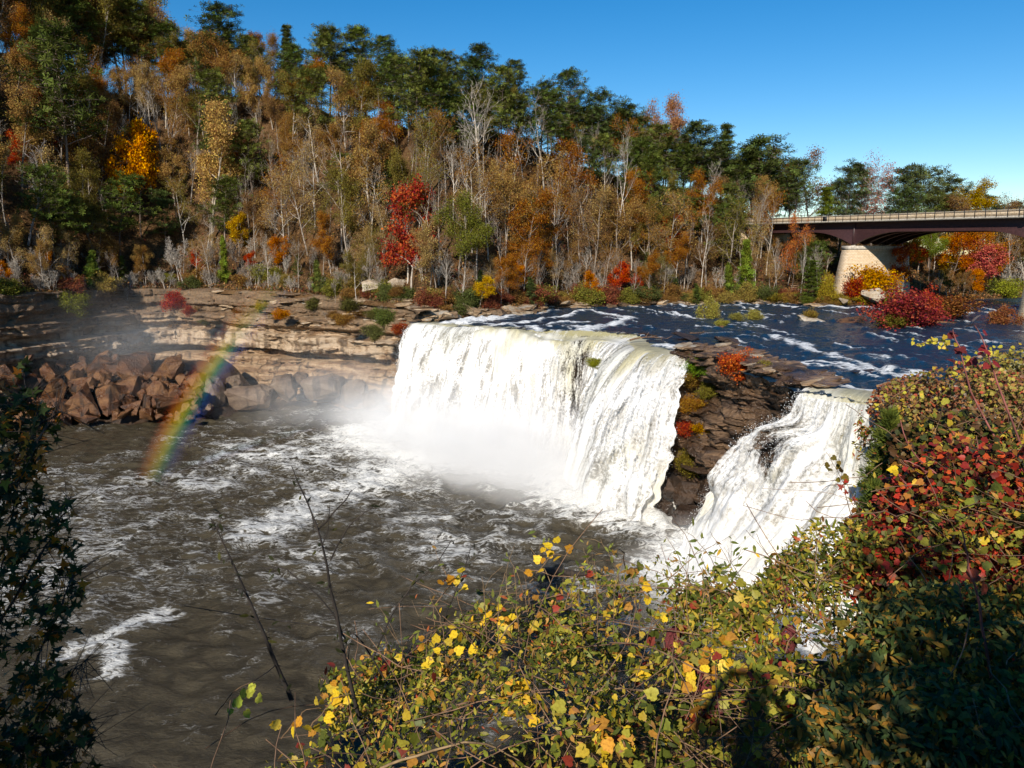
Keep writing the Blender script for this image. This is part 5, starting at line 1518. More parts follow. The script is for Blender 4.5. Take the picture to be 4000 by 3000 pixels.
# shrubs clinging to the rock
for px_, py_, y_, h, c, ds_ in [(77, 312, 116, 2.6, (0.17, 0.17, 0.035), 'hanging yellow green bush on the shaded cliff'), (175, 310, 120, 2.4, (0.36, 0.05, 0.04), 'red bush on the cliff face ledge'), (190, 314, 120, 1.3, (0.34, 0.06, 0.04), 'small red bush lower on the cliff face'),
                                (384, 326, 105, 2.3, (0.12, 0.14, 0.04), 'green bush on the rock beside the falls'), (402, 334, 100, 1.6, (0.30, 0.07, 0.04), 'red tinted bush at the falls left edge'), (375, 340, 104, 2.0, (0.14, 0.14, 0.05), 'pale green bush in the falls mist'),
                                (280, 318, 118, 1.5, (0.42, 0.17, 0.04), 'orange bush on the upper ledges'), (262, 310, 119, 1.3, (0.30, 0.2, 0.05), 'yellow bush on the upper ledges'), (445, 306, 111, 2.4, (0.12, 0.14, 0.04), 'green bush on the rock above the falls crest'), (343, 325, 110, 1.8, (0.26, 0.14, 0.05), 'brown bush on the ledge end'),
                                (700, 372, 66.4, 1.5, (0.15, 0.22, 0.03), 'bright green pine seedling on the outcrop corner'), (712, 376, 64.5, 1.0, (0.16, 0.22, 0.04), 'small green bush on the outcrop top'), (738, 378, 60.0, 2.2, (0.50, 0.12, 0.06), 'orange red sapling on the outcrop'),
                                (692, 412, 66.0, 1.5, (0.30, 0.15, 0.04), 'rusty bush midway down the outcrop'), (690, 436, 65.5, 1.4, (0.34, 0.06, 0.04), 'dark red bush midway down the outcrop'), (712, 440, 63.0, 1.6, (0.34, 0.17, 0.03), 'orange and green bush on the outcrop ledge'),
                                (692, 470, 65.0, 1.6, (0.22, 0.17, 0.04), 'olive bush low on the outcrop'), (720, 476, 62.0, 1.8, (0.36, 0.19, 0.03), 'golden brown bush at the outcrop foot'), (706, 398, 65.0, 1.3, (0.20, 0.17, 0.04), 'dry bush below the outcrop rim'), (690, 385, 67.4, 1.5, (0.22, 0.13, 0.04), 'brown bush at the falls right edge'),
                                (765, 372, 57.5, 0.8, (0.3, 0.24, 0.06), 'tuft of dry grass on the outcrop plates'), (593, 366, 78.5, 0.9, (0.28, 0.27, 0.04), 'lone leafy twig growing in the main falls')]:
    shrub_at(px_, py_, 0, h, c, ds_, y=y_, wide=1.1)

rt = np.random.default_rng(515)
for k in range(26):
    px_ = 120 + 285 * (k + rt.random()) / 26
    py_ = 296 + 32 * rt.random()
    y_ = float(bank_y((px_ - 512) / FPX)) - 0.6 + rt.normal(0, .5)
    dry = k % 3
    p = at_y(px_, py_, y_)
    plant('barelow' if dry == 0 else 'shrub', p[0], p[1], p[2], 0.9 + 1.0 * rt.random(), [(0, 0, 0), (0.20, 0.11, 0.045), (0.13, 0.12, 0.04)][dry], BARKS[1] if dry == 0 else DARKB, 'ledge_shrub', '%s on the upper cliff ledges %s' % (['dead twiggy tuft', 'dry brown tuft', 'dull olive tuft'][dry], 'above the boulders' if px_ < 230 else 'right of the rainbow'), 'shrub', 'tufts on the cliff ledges', wide=1.5)
tl = [(o_, d_, px_) for (o_, d_, px_, *_r) in TREES]
ordinal_labels(tl)
print('TREES', len(TREES), 'WOOD', len(WOOD))

# leaf litter and low brush over the slope: nobody could count it
rng = np.random.default_rng(12)
n = 60000
u = -0.74 + 1.44 * rng.random(n)
d = 48 * rng.random(n) ** 1.6
y = bank_y(u) + d
x = u * y
z = hill_z(x, y) + np.abs(rng.normal(0, .35, n))
J = Join()
nr = norm(rng.normal(size=(n, 3)) + np.array([-.2, -.5, .8]))
V, F = scatter(*DIAM, np.stack([x, y, z], 1), frames(nr, rng), 0.22 + 0.3 * rng.random(n))
pal = np.array([(0.26, 0.13, 0.045), (0.16, 0.085, 0.04), (0.10, 0.10, 0.03), (0.34, 0.18, 0.06), (0.28, 0.06, 0.04), (0.07, 0.05, 0.03)])
cl = pal[rng.choice(6, n, p=[.28, .24, .16, .16, .04, .12])] * (0.6 + 0.8 * rng.random((n, 1)))
tag(obj('undergrowth', mesh('undergrowth', V, F, MAT['leafcol'], False, {'col': np.repeat(cl, 4, 0)})), 'brown brush and fallen leaves under the hillside trees', kind='stuff')

# driftwood and the bit of timber fence by the bridge end
def branchy(name, px, py, zr, L, rz, r0, seed, col, desc, cat='driftwood'):
    rng = np.random.default_rng(seed)
    p = at_z(px, py, zr)
    segs, q, d_ = [], np.zeros(3), np.array([1, 0, .05])
    for i in range(7):
        d_ = norm(d_ + rng.normal(0, .12, 3) * np.array([1, 1, .5]))
        e = q + d_ * L / 7
        segs.append((*q, *e, r0 * (1 - i / 9), r0 * (1 - (i + 1) / 9)))
        if i > 1:
            b = norm(d_ + rng.normal(0, .8, 3))
            segs.append((*e, *(e + b * L * .16), r0 * .4, r0 * .15))
        q = e
    o = obj(name, mesh(name, *tubes(np.array(segs), 6), MAT['bark'], True), None, p, (0, 0, rz))
    o.color = (*col, 1)
    return tag(o, desc, cat)
branchy('driftwood_log', 545, 573, 0.35, 3.4, 0.35, 0.42, 3, (0.05, 0.035, 0.025), 'black waterlogged log lying in the shaded pool', 'log')
branchy('driftwood_branch', 630, 340, 14.5, 4.2, 0.5, 0.10, 4, (0.24, 0.13, 0.07), 'brown driftwood branch stranded above the main falls')
branchy('driftwood_branch', 690, 333, 14.6, 3.4, 0.2, 0.09, 6, (0.20, 0.11, 0.06), 'dark driftwood branch on the ledge above the falls')
branchy('driftwood_branch', 586, 362, 10.2, 2.0, 0.8, 0.16, 8, (0.06, 0.045, 0.035), 'dark snag jutting out of the main falls')
fx, fy, fz = spot(795, None, 9.0)
fence = empty('timber_fence', (fx, fy, fz), 0.2, 0.75)
tag(fence, 'small weathered timber fence at the bridge end', 'fence')
for xx in (-0.9, 0.9):
    obj('post', mesh('post', *boxes([(xx - .07, xx + .07, -.07, .07, -2.5, 1.3)]), MAT['wood']), fence)
for zz_ in (0.15, 0.6, 1.05):
    obj('rail', mesh('rail', *boxes([(-1.2, 1.2, -.12, -.075, zz_, zz_ + .16)]), MAT['wood']), fence)

# ================================================================== FOREGROUND
def leaf_shape(kind):
    if kind == 'lance':
        V = [(0, 0, 0), (.16, .3, .04), (.14, .62, .03), (0, 1, -.06), (-.14, .62, .03), (-.16, .3, .04)]
        F = [(0, 1, 5), (1, 2, 5), (2, 4, 5), (2, 3, 4)]
    elif kind == 'grape':
        out = [(0, 0), (.2, -.12), (.42, .02), (.5, .24), (.42, .34), (.46, .56), (.26, .66), (.14, .82), (0, 1), (-.14, .82), (-.26, .66), (-.46, .56), (-.42, .34), (-.5, .24), (-.42, .02), (-.2, -.12)]
        V = [(x, y, .10 * abs(x) - .10 * y * y) for x, y in out] + [(0, .36, -.03)]
        F = [(i, (i + 1) % 16, 16) for i in range(16)]
    else:
        out = []
        for i, (a, r) in enumerate([(-150, .32), (-125, .62), (-100, .34), (-80, .86), (-50, .38), (-25, .5), (0, 1.0), (25, .5), (50, .38), (80, .86), (100, .34), (125, .62), (150, .32), (180, .12)]):
            t = math.radians(a)
            out.append((math.sin(t) * r * .62, math.cos(t) * r * .62 + .35))
        V = [(x, y, .12 * abs(x) - .12 * (y - .3) ** 2) for x, y in out] + [(0, .35, 0)]
        F = [(i, (i + 1) % 14, 14) for i in range(14)]
    return np.array(V, float), np.array(F)
LANCE, GRAPE, MAPLE = leaf_shape('lance'), leaf_shape('grape'), leaf_shape('maple')
LEAFM = {k: mesh('leaf_' + k, *s, MAT['leafobj'], False) for k, s in (('lance', LANCE), ('grape', GRAPE), ('maple', MAPLE))}
def leaf_normals(n, rng, k=1.0, bias=(-.15, -.55, .75)):
    return norm(rng.normal(0, k, (n, 3)) * 0.75 + np.array(bias))

# ---- the canopy of the near tangle: its height over the bank
def canopy(x, y):
    x, y = np.asarray(x, float), np.asarray(y, float)
    h = 20.2 + 0.62 * (fbm(x * .8, y * .8, 0, 61, 3) - .5) * 2 + 0.45 * (fbm(x * 2.3, y * 2.3, 0, 62, 2) - .5) * 2
    h = h + 0.28 * sstep(0.4, 1.6, x) * sstep(4.0, 2.8, x)
    h = h - 0.55 * sstep(-0.4, -1.9, x) - 0.6 * sstep(-1.6, -3.2, x)          # sinks to the left
    h = h + 0.35 * sstep(1.6, 3.2, x) * sstep(7.5, 5.0, y) 
    h = h + 1.15 * sstep(2.6, 4.6, x) * sstep(3.5, 6.5, y)                     # mounds up to the right
    h = h - 1.6 * sstep(6.4, 8.6, y) * sstep(4.6, 2.2, x)
    return h
rng = np.random.default_rng(640)
def cover_points(n, x0, x1, y0, y1, test=None):
    x = x0 + (x1 - x0) * rng.random(n)
    y = y0 + (y1 - y0) * rng.random(n)
    if test is not None:
        k = test(x, y)
        x, y = x[k], y[k]
    z = canopy(x, y) - np.abs(rng.normal(0, .22, len(x))) + 0.03 * rng.random(len(x))
    return np.stack([x, y, z], 1)
edge_test = lambda x, y: ((y < 7.0) | (x > 0.465 * y)) & (y < 7.6 + 0.9 * (fbm(x * .9, 0, 0, 5, 2) - .5) * 2 + 2.4 * sstep(2.5, 5, x)) & (x > -3.35 + 0.27 * y + 0.9 * (fbm(y, 3, 0, 8, 2) - .5))
P_ = cover_points(125000, -3.6, 8.5, 2.3, 11.0, edge_test)
P_ = np.concatenate([P_, cover_points(16000, 1.6, 3.5, 5.2, 7.3, lambda x, y: x / y < .52)])
gapn = fbm(P_[:, 0] * 1.9, P_[:, 1] * 1.9, 0, 35, 3)
P_ = P_[rng.random(len(P_)) < 0.12 + 0.88 * sstep(0.36, 0.56, gapn)]
patch = fbm(P_[:, 0] * 1.1, P_[:, 1] * 1.1, 0, 33, 3)
pal = np.array([(0.17, 0.185, 0.022), (0.30, 0.26, 0.03), (0.46, 0.34, 0.045), (0.40, 0.21, 0.05), (0.07, 0.09, 0.016), (0.42, 0.09, 0.03), (0.24, 0.11, 0.035)])
ci = rng.choice(7, len(P_), p=[.30, .22, .12, .10, .18, .02, .06])
redz = sstep(2.8, 4.4, P_[:, 0]) * sstep(5.0, 6.6, P_[:, 1])
ci = np.where(rng.random(len(P_)) < redz * 0.45, np.where(rng.random(len(P_)) < .55, 5, 3), ci)
cl = pal[ci] * (0.55 + 0.9 * rng.random((len(P_), 1))) * (0.75 + 0.5 * patch[:, None])
V, F = scatter(*LANCE, P_, frames(leaf_normals(len(P_), rng), rng), (0.03 + 0.065 * rng.random(len(P_)) ** 1.8))
o = obj('undergrowth', mesh('undergrowth', V, F, MAT['leafcol'], False, {'col': np.repeat(cl, len(LANCE[0]), 0)}))
tag(o, 'dense green and brown vine tangle covering the near bank', kind='stuff')
# broader vine leaves mixed through the tangle
Q_ = cover_points(9000, -3.0, 5.5, 2.6, 8.0, edge_test)
Q_ = Q_[fbm(Q_[:, 0] * 1.3, Q_[:, 1] * 1.3, 0, 39, 3) > 0.5] + np.array([0, 0, .03])
pq = np.array([(0.62, 0.44, 0.04), (0.40, 0.36, 0.05), (0.20, 0.22, 0.03), (0.50, 0.24, 0.04), (0.32, 0.05, 0.03), (0.10, 0.12, 0.02)])
cq = pq[rng.choice(6, len(Q_), p=[.16, .2, .26, .14, .08, .16])] * (0.6 + .6 * rng.random((len(Q_), 1)))
V, F = scatter(*GRAPE, Q_, frames(leaf_normals(len(Q_), rng), rng), 0.035 + 0.055 * rng.random(len(Q_)))
bl = obj('vine_leaves', mesh('vine_leaves', V, F, MAT['leafcol'], False, {'col': np.repeat(cq, len(GRAPE[0]), 0)}), o)
tag(bl, kind='stuff')
# its wiry stems
segs = []
for k in range(1500):
    q = cover_points(1, -2.6, 7.5, 2.5, 8.5, edge_test)
    if not len(q):
        continue
    q = q[0] + np.array([0, 0, .02])
    d = norm(rng.normal(size=3) * np.array([1, .8, .35]))
    L = 0.35 + 0.9 * rng.random()
    r_ = 0.0022 + 0.003 * rng.random()
    for i in range(6):
        d = norm(d + rng.normal(0, .16, 3))
        e = q + d * L / 6
        segs.append((*q, *e, r_, r_ * .9))
        q = e
sm = obj('stems', mesh('stems', *tubes(np.array(segs), 4), MAT['bark'], True), o)
sm.color = (0.26, 0.15, 0.085, 1)
tag(sm, kind='stuff')

def polyline_tube(pts, r0, r1, rng, wob=0.0, n=14):
    P, t = resample(pts, 0.01) if False else (np.array(pts, float), None)
    tt = np.linspace(0, len(P) - 1, n)
    i = np.clip(tt.astype(int), 0, len(P) - 2)
    f = (tt - i)[:, None]
    p0, p1, p2, p3 = P[np.clip(i - 1, 0, None)], P[i], P[i + 1], P[np.clip(i + 2, None, len(P) - 1)]
    Q = p1 + .5 * f * (p2 - p0 + f * (2 * p0 - 5 * p1 + 4 * p2 - p3 + f * (3 * (p1 - p2) + p3 - p0)))
    Q = Q + rng.normal(0, wob, Q.shape)
    r = np.linspace(r0, r1, n)
    return [(*Q[j], *Q[j + 1], r[j], r[j + 1]) for j in range(n - 1)], Q
def leaf_obj(par, kind, p, nr, size, col, rng, roll=None):
    R = frames(np.array([nr]), rng, None if roll is None else np.array([roll]))[0]
    o = obj('leaf', LEAFM[kind], par)
    o.matrix_local = Matrix.Translation(Vector(p)) @ Matrix(R.tolist()).to_4x4() @ Matrix.Diagonal((size, size, size, 1))
    o.color = (*col, 1)
    return o
def vine(name, desc, cat, pts, leaves, kind, size, cols, seed, r0=.006, r1=.002, stemcol=(0.2, 0.12, 0.06), off=0.05, group=None, spread=(0.15, 1.0), side=0.0, bias=(-.15, -.65, .6), thorn=0):
    """a stem through the given points with single leaves along it"""
    rng = np.random.default_rng(seed)
    pts = np.array(pts, float)
    root = empty(name, pts[0])
    segs, Q = polyline_tube(pts - pts[0], r0, r1, rng, 0.004)
    for k in range(int(side)):
        j = int(rng.integers(2, len(Q) - 1))
        d = norm(rng.normal(size=3) + np.array([0, 0, .5]))
        L = 0.15 + .3 * rng.random()
        s2, Q2 = polyline_tube([Q[j], Q[j] + d * L * .5 + rng.normal(0, .02, 3), Q[j] + d * L], r1 * 1.2, r1 * .6, rng, 0.003, 6)
        segs += s2
    for k in range(thorn):
        j = int(rng.integers(1, len(Q) - 1))
        d = norm(rng.normal(size=3) * np.array([1, 1, .4]))
        segs.append((*Q[j], *(Q[j] + d * (0.03 + .05 * rng.random())), r1, r1 * .3))
    st = obj('stem', mesh('stem', *tubes(np.array(segs), 5), MAT['bark'], True), root)
    st.color = (*stemcol, 1)
    ends = np.array([s[3:6] for s in segs])
    for k in range(leaves):
        if side and rng.random() < .6:
            c = ends[int(rng.integers(len(Q) - 1, len(ends)))] if len(ends) > len(Q) else ends[-1]
        else:
            f = spread[0] + (spread[1] - spread[0]) * rng.random()
            c = Q[int(f * (len(Q) - 1))]
        p = c + rng.normal(0, off, 3)
        nr = norm(rng.normal(0, .5, 3) + np.array(bias))
        s_ = size * (0.6 + 0.6 * rng.random())
        cc = np.array(cols[int(rng.integers(len(cols)))]) * (0.75 + 0.5 * rng.random())
        leaf_obj(root, kind, p, nr, s_, np.clip(cc, 0, 1), rng)
    return tag(root, desc, cat, group)

YEL = [(0.78, 0.55, 0.03), (0.80, 0.50, 0.03), (0.70, 0.52, 0.06), (0.62, 0.30, 0.03)]
GRN = [(0.16, 0.20, 0.03), (0.24, 0.27, 0.05), (0.10, 0.14, 0.025), (0.34, 0.20, 0.05)]
def Y(px, py, y): return at_y(px, py, y)
# yellow grape-leaf sprays: (pixel centre, depth, count, words)
sprays = [(437, 645, 6.2, 14, 'yellow vine leaves at the left rim of the tangle'), (512, 697, 5.2, 22, 'brightest cluster of big yellow vine leaves'), (493, 614, 6.6, 12, 'yellow vine leaves above the brightest cluster'), (452, 580, 7.0, 9, 'yellow and red leaf spray reaching over the water'),
          (548, 556, 7.2, 10, 'yellow leaf spray in front of the black log'), (622, 598, 7.0, 7, 'small yellow spray in front of the white spray cloud'), (713, 650, 6.0, 14, 'yellow vine leaves left of the photographer shadow'), (700, 678, 5.4, 12, 'yellow leaves beside the photographer shadow'),
          (610, 745, 4.6, 16, 'yellow leaves at the bottom of the picture'), (598, 712, 5.2, 5, 'pair of yellow leaves below the bright cluster'), (660, 615, 6.8, 6, 'yellow leaves at the rim near the foot of the smaller falls'), (330, 700, 5.6, 9, 'yellow leaves low on the left of the tangle'),
          (232, 690, 6.0, 8, 'lime green vine leaves over the dark pool'), (300, 712, 5.8, 8, 'orange yellow leaves left of the tangle'), (480, 660, 6.0, 7, 'yellow leaves on a bent stem'), (640, 668, 6.0, 6, 'few yellow leaves in the middle of the tangle')]
for k, (px, py, y_, n, ds_) in enumerate(sprays):
    r = np.random.default_rng(700 + k)
    y_ = y_ * .92
    a = Y(px - 14 - 10 * r.random(), py + 26, y_ + .1)
    pts = [a, Y(px - 4, py + 8, y_), Y(px + 6, py - 2, y_ - .05), Y(px + 22, py - 10 + 12 * r.random(), y_ - .05)]
    cols = [(0.36, 0.44, 0.05), (0.46, 0.48, 0.06)] if 'lime' in ds_ else YEL if 'red' not in ds_ else YEL + [(0.45, 0.07, 0.03)]
    vine('grape_vine', ds_, 'vine', pts, n, 'grape', 0.08, cols, 900 + k, off=.07, group='yellow vine sprays', spread=(.3, 1))
# thorny stems up against the pool, shade put into their near-black colour
thorny = [([(375, 770), (352, 690), (333, 600), (318, 530), (292, 466)], 5.6, 26, 'tall silhouette-black thorny stem standing against the pool'), ([(292, 700), (268, 645), (240, 580), (211, 518)], 5.8, 20, 'second silhouette-black thorny stem leaning left over the pool'),
          ([(345, 640), (330, 610), (290, 572), (262, 568)], 5.7, 6, 'arched dark twig between the thorny stems'), ([(395, 700), (360, 640), (325, 628), (183, 606)], 6.0, 5, 'long bare dark twig reaching left'), ([(372, 660), (400, 600), (430, 570), (452, 540)], 5.8, 16, 'dark leafy twig leaning right over the pool'),
          ([(430, 670), (445, 620), (462, 575), (470, 548)], 6.4, 10, 'brown stem topped with yellowish leaves over the pool'), ([(330, 560), (350, 525), (375, 505)], 5.7, 2, 'thin bare side twig slanting right from the tall stem'), ([(318, 530), (345, 500), (352, 490)], 5.7, 1, 'thin upper side twig of the tall stem')]
for k, (pp, y_, n, ds_) in enumerate(thorny):
    pts = [Y(px, py, y_ + 0.03 * i) for i, (px, py) in enumerate(pp)]
    big = k < 2
    vine('thorny_stem', ds_, 'stem', pts, n, 'lance', 0.075, [(0.025, 0.03, 0.01), (0.035, 0.04, 0.012), (0.07, 0.07, 0.015)], 960 + k, r0=.021 if big else .008, r1=.004 if big else .003, stemcol=(0.035, 0.026, 0.02), off=.03, group='dark stems against the pool', thorn=60 if big else 10, side=3 if big else 0)
# upright leafy shoots along the rim
shoots = [([(560, 640), (556, 600), (545, 570), (530, 548)], 7.0, 20), ([(600, 650), (618, 590), (612, 560), (600, 540)], 7.0, 22), ([(640, 640), (640, 600), (648, 570)], 7.0, 14), ([(675, 620), (690, 590), (680, 560), (666, 536)], 6.8, 16), ([(668, 580), (690, 560), (705, 545)], 6.8, 10),
          ([(700, 640), (716, 590), (712, 560), (688, 532)], 6.8, 18), ([(735, 620), (742, 585), (730, 560)], 6.8, 14), ([(575, 620), (590, 580), (583, 548)], 7.1, 12), ([(720, 600), (690, 592), (640, 590)], 6.8, 14), ([(480, 690), (470, 650), (486, 620)], 6.2, 14), ([(530, 640), (510, 600), (505, 575)], 6.9, 12), ([(770, 620), (775, 590), (800, 575)], 6.6, 14),
          ([(540, 720), (600, 690), (660, 694), (718, 712)], 5.0, 6), ([(380, 768), (470, 742), (530, 768)], 4.4, 6), ([(600, 765), (625, 725), (650, 690)], 4.8, 10), ([(455, 760), (470, 700), (500, 640), (520, 615)], 5.4, 8)]
for k, (pp, y_, n) in enumerate(shoots):
    pts = [Y(px, py, y_ - 0.02 * i) for i, (px, py) in enumerate(pp)]
    nm = ['leafy green shoot at the rim before the black log', 'tall forked leafy shoot in the middle of the rim', 'short leafy shoot right of the tall forked one', 'leafy shoot in front of the dark boulders', 'slender shoot tip in front of the spray cloud', 'arching shoot with a round green leaf before the smaller falls', 'short shoot before the foot of the smaller falls',
          'thin shoot left of the tall forked one', 'long low vine crossing the blue spray', 'leafy shoot left of the brightest yellow cluster', 'shoot above the brightest yellow cluster', 'leafy shoot under the smaller falls', 'long arched bare cane across the tangle', 'thick bare cane along the bottom edge', 'straight cane rising beside the photographer shadow', 'thin straight cane crossing the left of the tangle'][k]
    cane = 'cane' in nm
    vine('leafy_shoot', nm, 'shoot', pts, n, 'lance', 0.085, GRN + [(0.30, 0.30, 0.06)], 1000 + k, r0=.011 if cane else .006, r1=.004 if cane else .002, stemcol=(0.30, 0.20, 0.10), off=.05, group='leafy shoots on the near rim', side=0 if cane else 5)
wisps = []
r_ = np.random.default_rng(1040)
for k in range(34):
    px = 385 + 480 * (k + r_.random()) / 34
    y_ = 5.6 + 1.4 * r_.random()
    rim = np.interp(px, [380, 450, 560, 700, 800, 870], [690, 640, 610, 615, 600, 600])
    hgt = 22 + 55 * r_.random() ** 1.5
    sway = r_.normal(0, 16)
    pts = [Y(px, rim + 25, y_), Y(px + sway * .3, rim - hgt * .4, y_), Y(px + sway + r_.normal(0, 5), rim - hgt, y_)]
    cs = [GRN, GRN + YEL[:2], GRN + [(0.42, 0.12, 0.04)]][k % 3]
    o_ = vine('leafy_shoot', 'x', 'shoot', pts, 7 + int(9 * r_.random()), 'lance', 0.07, cs, 1060 + k, r0=.0045, r1=.0018, stemcol=(0.30, 0.19, 0.10), off=.04, group='thin shoots fringing the near rim', side=3)
    wisps.append((o_, '%s thin wispy shoot %s' % (['greenish', 'yellow flecked', 'red flecked'][k % 3], 'over the dark pool' if px < 640 else 'before the smaller falls'), px))
ordinal_labels(wisps)
# tiny climber in front of the smaller falls
vine('grape_vine', 'dangling vine tip with dark heart leaves before the smaller falls', 'vine', [Y(862, 560, 7.5), Y(850, 510, 7.5), Y(842, 480, 7.5), Y(826, 452, 7.5)], 9, 'grape', .075, [(0.16, 0.13, 0.02), (0.22, 0.16, 0.03), (0.10, 0.06, 0.02)], 1101, off=.035, group='yellow vine sprays', spread=(.55, 1))
vine('grape_vine', 'yellow leaves on a thin stem right of the smaller falls', 'vine', [Y(830, 620, 7.0), Y(838, 580, 7.0), Y(846, 545, 7.0), Y(858, 515, 7.0)], 8, 'grape', .085, YEL, 1102, off=.08, group='yellow vine sprays', spread=(.4, 1))
vine('grape_vine', 'red leafed vine hanging at the cedar foot', 'vine', [Y(868, 540, 7.2), Y(860, 515, 7.2), Y(852, 495, 7.2), Y(846, 480, 7.2)], 9, 'maple', .08, [(0.40, 0.03, 0.02), (0.30, 0.04, 0.02)], 1103, off=.05, group='yellow vine sprays')

# sumac seed heads: dark crimson cones of fuzzy fruit
TV = np.array([(0, 0, .9), (.7, 0, -.3), (-.4, .6, -.3), (-.4, -.6, -.3)])
TF = [(0, 1, 2), (0, 2, 3), (0, 3, 1)]
MAT['sumac'] = mat_flat('sumac_fruit', (0.13, 0.022, 0.022), 0.9)
for k, (px, py, y_, hpx, ds_) in enumerate([(674, 642, 6.0, 34, 'crimson sumac seed head at the rim of the tangle'), (700, 680, 5.3, 40, 'crimson sumac seed head left of the photographer shadow'), (712, 706, 5.0, 44, 'largest sumac seed head beside the photographer shadow'), (786, 596, 6.4, 24, 'sumac seed head below the smaller falls'), (788, 638, 6.0, 34, 'dark sumac seed head in the shaded tangle'), (868, 690, 5.4, 46, 'black looking sumac seed head in deep shade')]):
    r = np.random.default_rng(1200 + k)
    c = Y(px, py, y_)
    h = hpx * y_ / FPX
    root = empty('sumac_stalk', c + np.array([0, 0, -h * .5]))
    t = r.random(420)
    a = r.random(420) * 6.28
    rad = h * .27 * np.sin(np.clip(t * .92 + .08, 0, 1) * math.pi) ** .6 * (0.75 + .3 * r.random(420))
    p = np.stack([np.cos(a) * rad, np.sin(a) * rad, t * h], 1)
    V, F = scatter(TV, TF, p, frames(norm(p - np.array([0, 0, h * .4])), r), h * .075)
    hd = obj('seed_head', mesh('seed_head', V, F, MAT['sumac']), root)
    hd['kind'] = 'stuff'
    st = obj('stem', mesh('stem', *tubes(np.array([(0, 0, 0, .03, .02, -.9, .008, .01), (0, 0, h * .9, 0, 0, 0, .004, .008)]), 5), MAT['bark'], True), root)
    st.color = (0.2, .1, .07, 1)
    tag(root, ds_, 'sumac', 'sumac seed heads in the tangle')

# ---- bushes on the right
def bush(name, desc, center, radii, nleaf, nobj, kind, size, cols, seed, cat='shrub', stems=9, stemcol=(0.22, .1, .06), group=None, stuffkind=GRAPE, hollow=.55):
    r = np.random.default_rng(seed)
    c = np.array(center, float)
    radii = np.array(radii, float)
    base = c - np.array([0, 0, radii[2] * 1.05])
    root = empty(name, base)
    n = nleaf + nobj
    d = norm(r.normal(size=(n, 3)))
    p = d * (hollow + (1.05 - hollow) * r.random((n, 1)) ** .6) * radii * (0.8 + .4 * fbm(d[:, 0] * 2 + seed, d[:, 1] * 2, d[:, 2] * 2, seed, 2))[:, None] + np.array([0, 0, radii[2] * 1.05])
    nr = norm(r.normal(0, .6, (n, 3)) + np.array([-.2, -.6, .55]) + d * .4)
    pal_ = np.array(cols)
    cc = pal_[r.integers(len(pal_), size=n)] * (0.5 + .9 * r.random((n, 1)))
    sz = size * (.55 + .7 * r.random(n))
    V, F = scatter(*stuffkind, p[:nleaf], frames(nr[:nleaf], r), sz[:nleaf])
    fo = obj('foliage', mesh('foliage', V, F, MAT['leafcol'], False, {'col': np.repeat(np.clip(cc[:nleaf], 0, 1), len(stuffkind[0]), 0)}), root)
    fo['kind'] = 'stuff'
    segs = []
    for k in range(stems):
        e = p[int(r.integers(n))] * np.array([1, 1, 1.0])
        s_, _ = polyline_tube([np.array([r.normal(0, .06), r.normal(0, .06), -.3]), e * np.array([.4, .4, .5]), e, e + (e - np.array([0, 0, radii[2] * .6])) * .18], .010, .003, r, .01, 10)
        segs += s_
    st = obj('stem', mesh('stem', *tubes(np.array(segs), 5), MAT['bark'], True), root)
    st.color = (*stemcol, 1)
    front = np.argsort((p[nleaf:] @ np.array([0, 1.0, -.5])))
    for j in front[:nobj]:
        leaf_obj(root, kind, p[nleaf + j], nr[nleaf + j], sz[nleaf + j] * 1.15, np.clip(cc[nleaf + j] * 1.15, 0, 1), r)
    return tag(root, desc, cat, group)
RED = [(0.42, 0.035, 0.018), (0.52, 0.08, 0.02), (0.26, 0.025, 0.018), (0.12, 0.022, 0.016), (0.12, 0.10, 0.02), (0.36, 0.15, 0.03), (0.06, 0.06, 0.016)]
DRY = [(0.34, 0.15, 0.06), (0.28, 0.10, 0.05), (0.42, 0.22, 0.08), (0.22, 0.12, 0.05), (0.40, 0.08, 0.04)]
YGR = [(0.36, 0.30, 0.05), (0.24, 0.20, 0.05), (0.34, 0.18, 0.05), (0.14, 0.12, 0.03), (0.40, 0.32, 0.06)]
G_ = 'bushes crowding the right side'
bush('red_bush', 'scarlet leafed bush filling the right edge', Y(985, 510, 6.6), (.85, .7, .62), 3600, 150, 'maple', .06, RED, 1301, group=G_, stems=34)
bush('red_bush', 'deep red bush under the scarlet one', Y(940, 575, 6.2), (.75, .6, .45), 2800, 110, 'maple', .06, RED, 1302, group=G_)
bush('red_bush', 'dark red vine covered bush at the cedar foot', Y(900, 555, 7.0), (.55, .5, .5), 1800, 60, 'grape', .058, RED + [(0.05, .06, .02)], 1303, group=G_)
bush('leafy_bush', 'dry russet bush with yellow vine, upper right', Y(975, 408, 8.8), (.95, .7, .48), 4200, 70, 'grape', .04, DRY + YGR, 1304, group=G_, stems=20)
bush('leafy_bush', 'reddish dry bush beside the smaller falls crest', Y(912, 408, 9.4), (.48, .5, .42), 2200, 40, 'grape', .04, DRY, 1305, group=G_, stems=16)
bush('leafy_bush', 'yellow green bush at the upper right edge', Y(1012, 385, 9.6), (.55, .6, .45), 2200, 40, 'grape', .042, YGR, 1306, group=G_, stems=12)
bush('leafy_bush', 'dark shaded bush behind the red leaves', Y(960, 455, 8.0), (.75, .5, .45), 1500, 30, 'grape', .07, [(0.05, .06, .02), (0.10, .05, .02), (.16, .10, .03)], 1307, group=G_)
bush('leafy_bush', 'shaded green bush low in the right corner', Y(960, 650, 5.0), (.9, .6, .42), 5200, 70, 'grape', .075, [(0.09, .13, .03), (.06, .09, .03), (.30, .22, .03), (.12, .14, .04), (.42, .22, .03)], 1308, group=G_, stuffkind=LANCE)
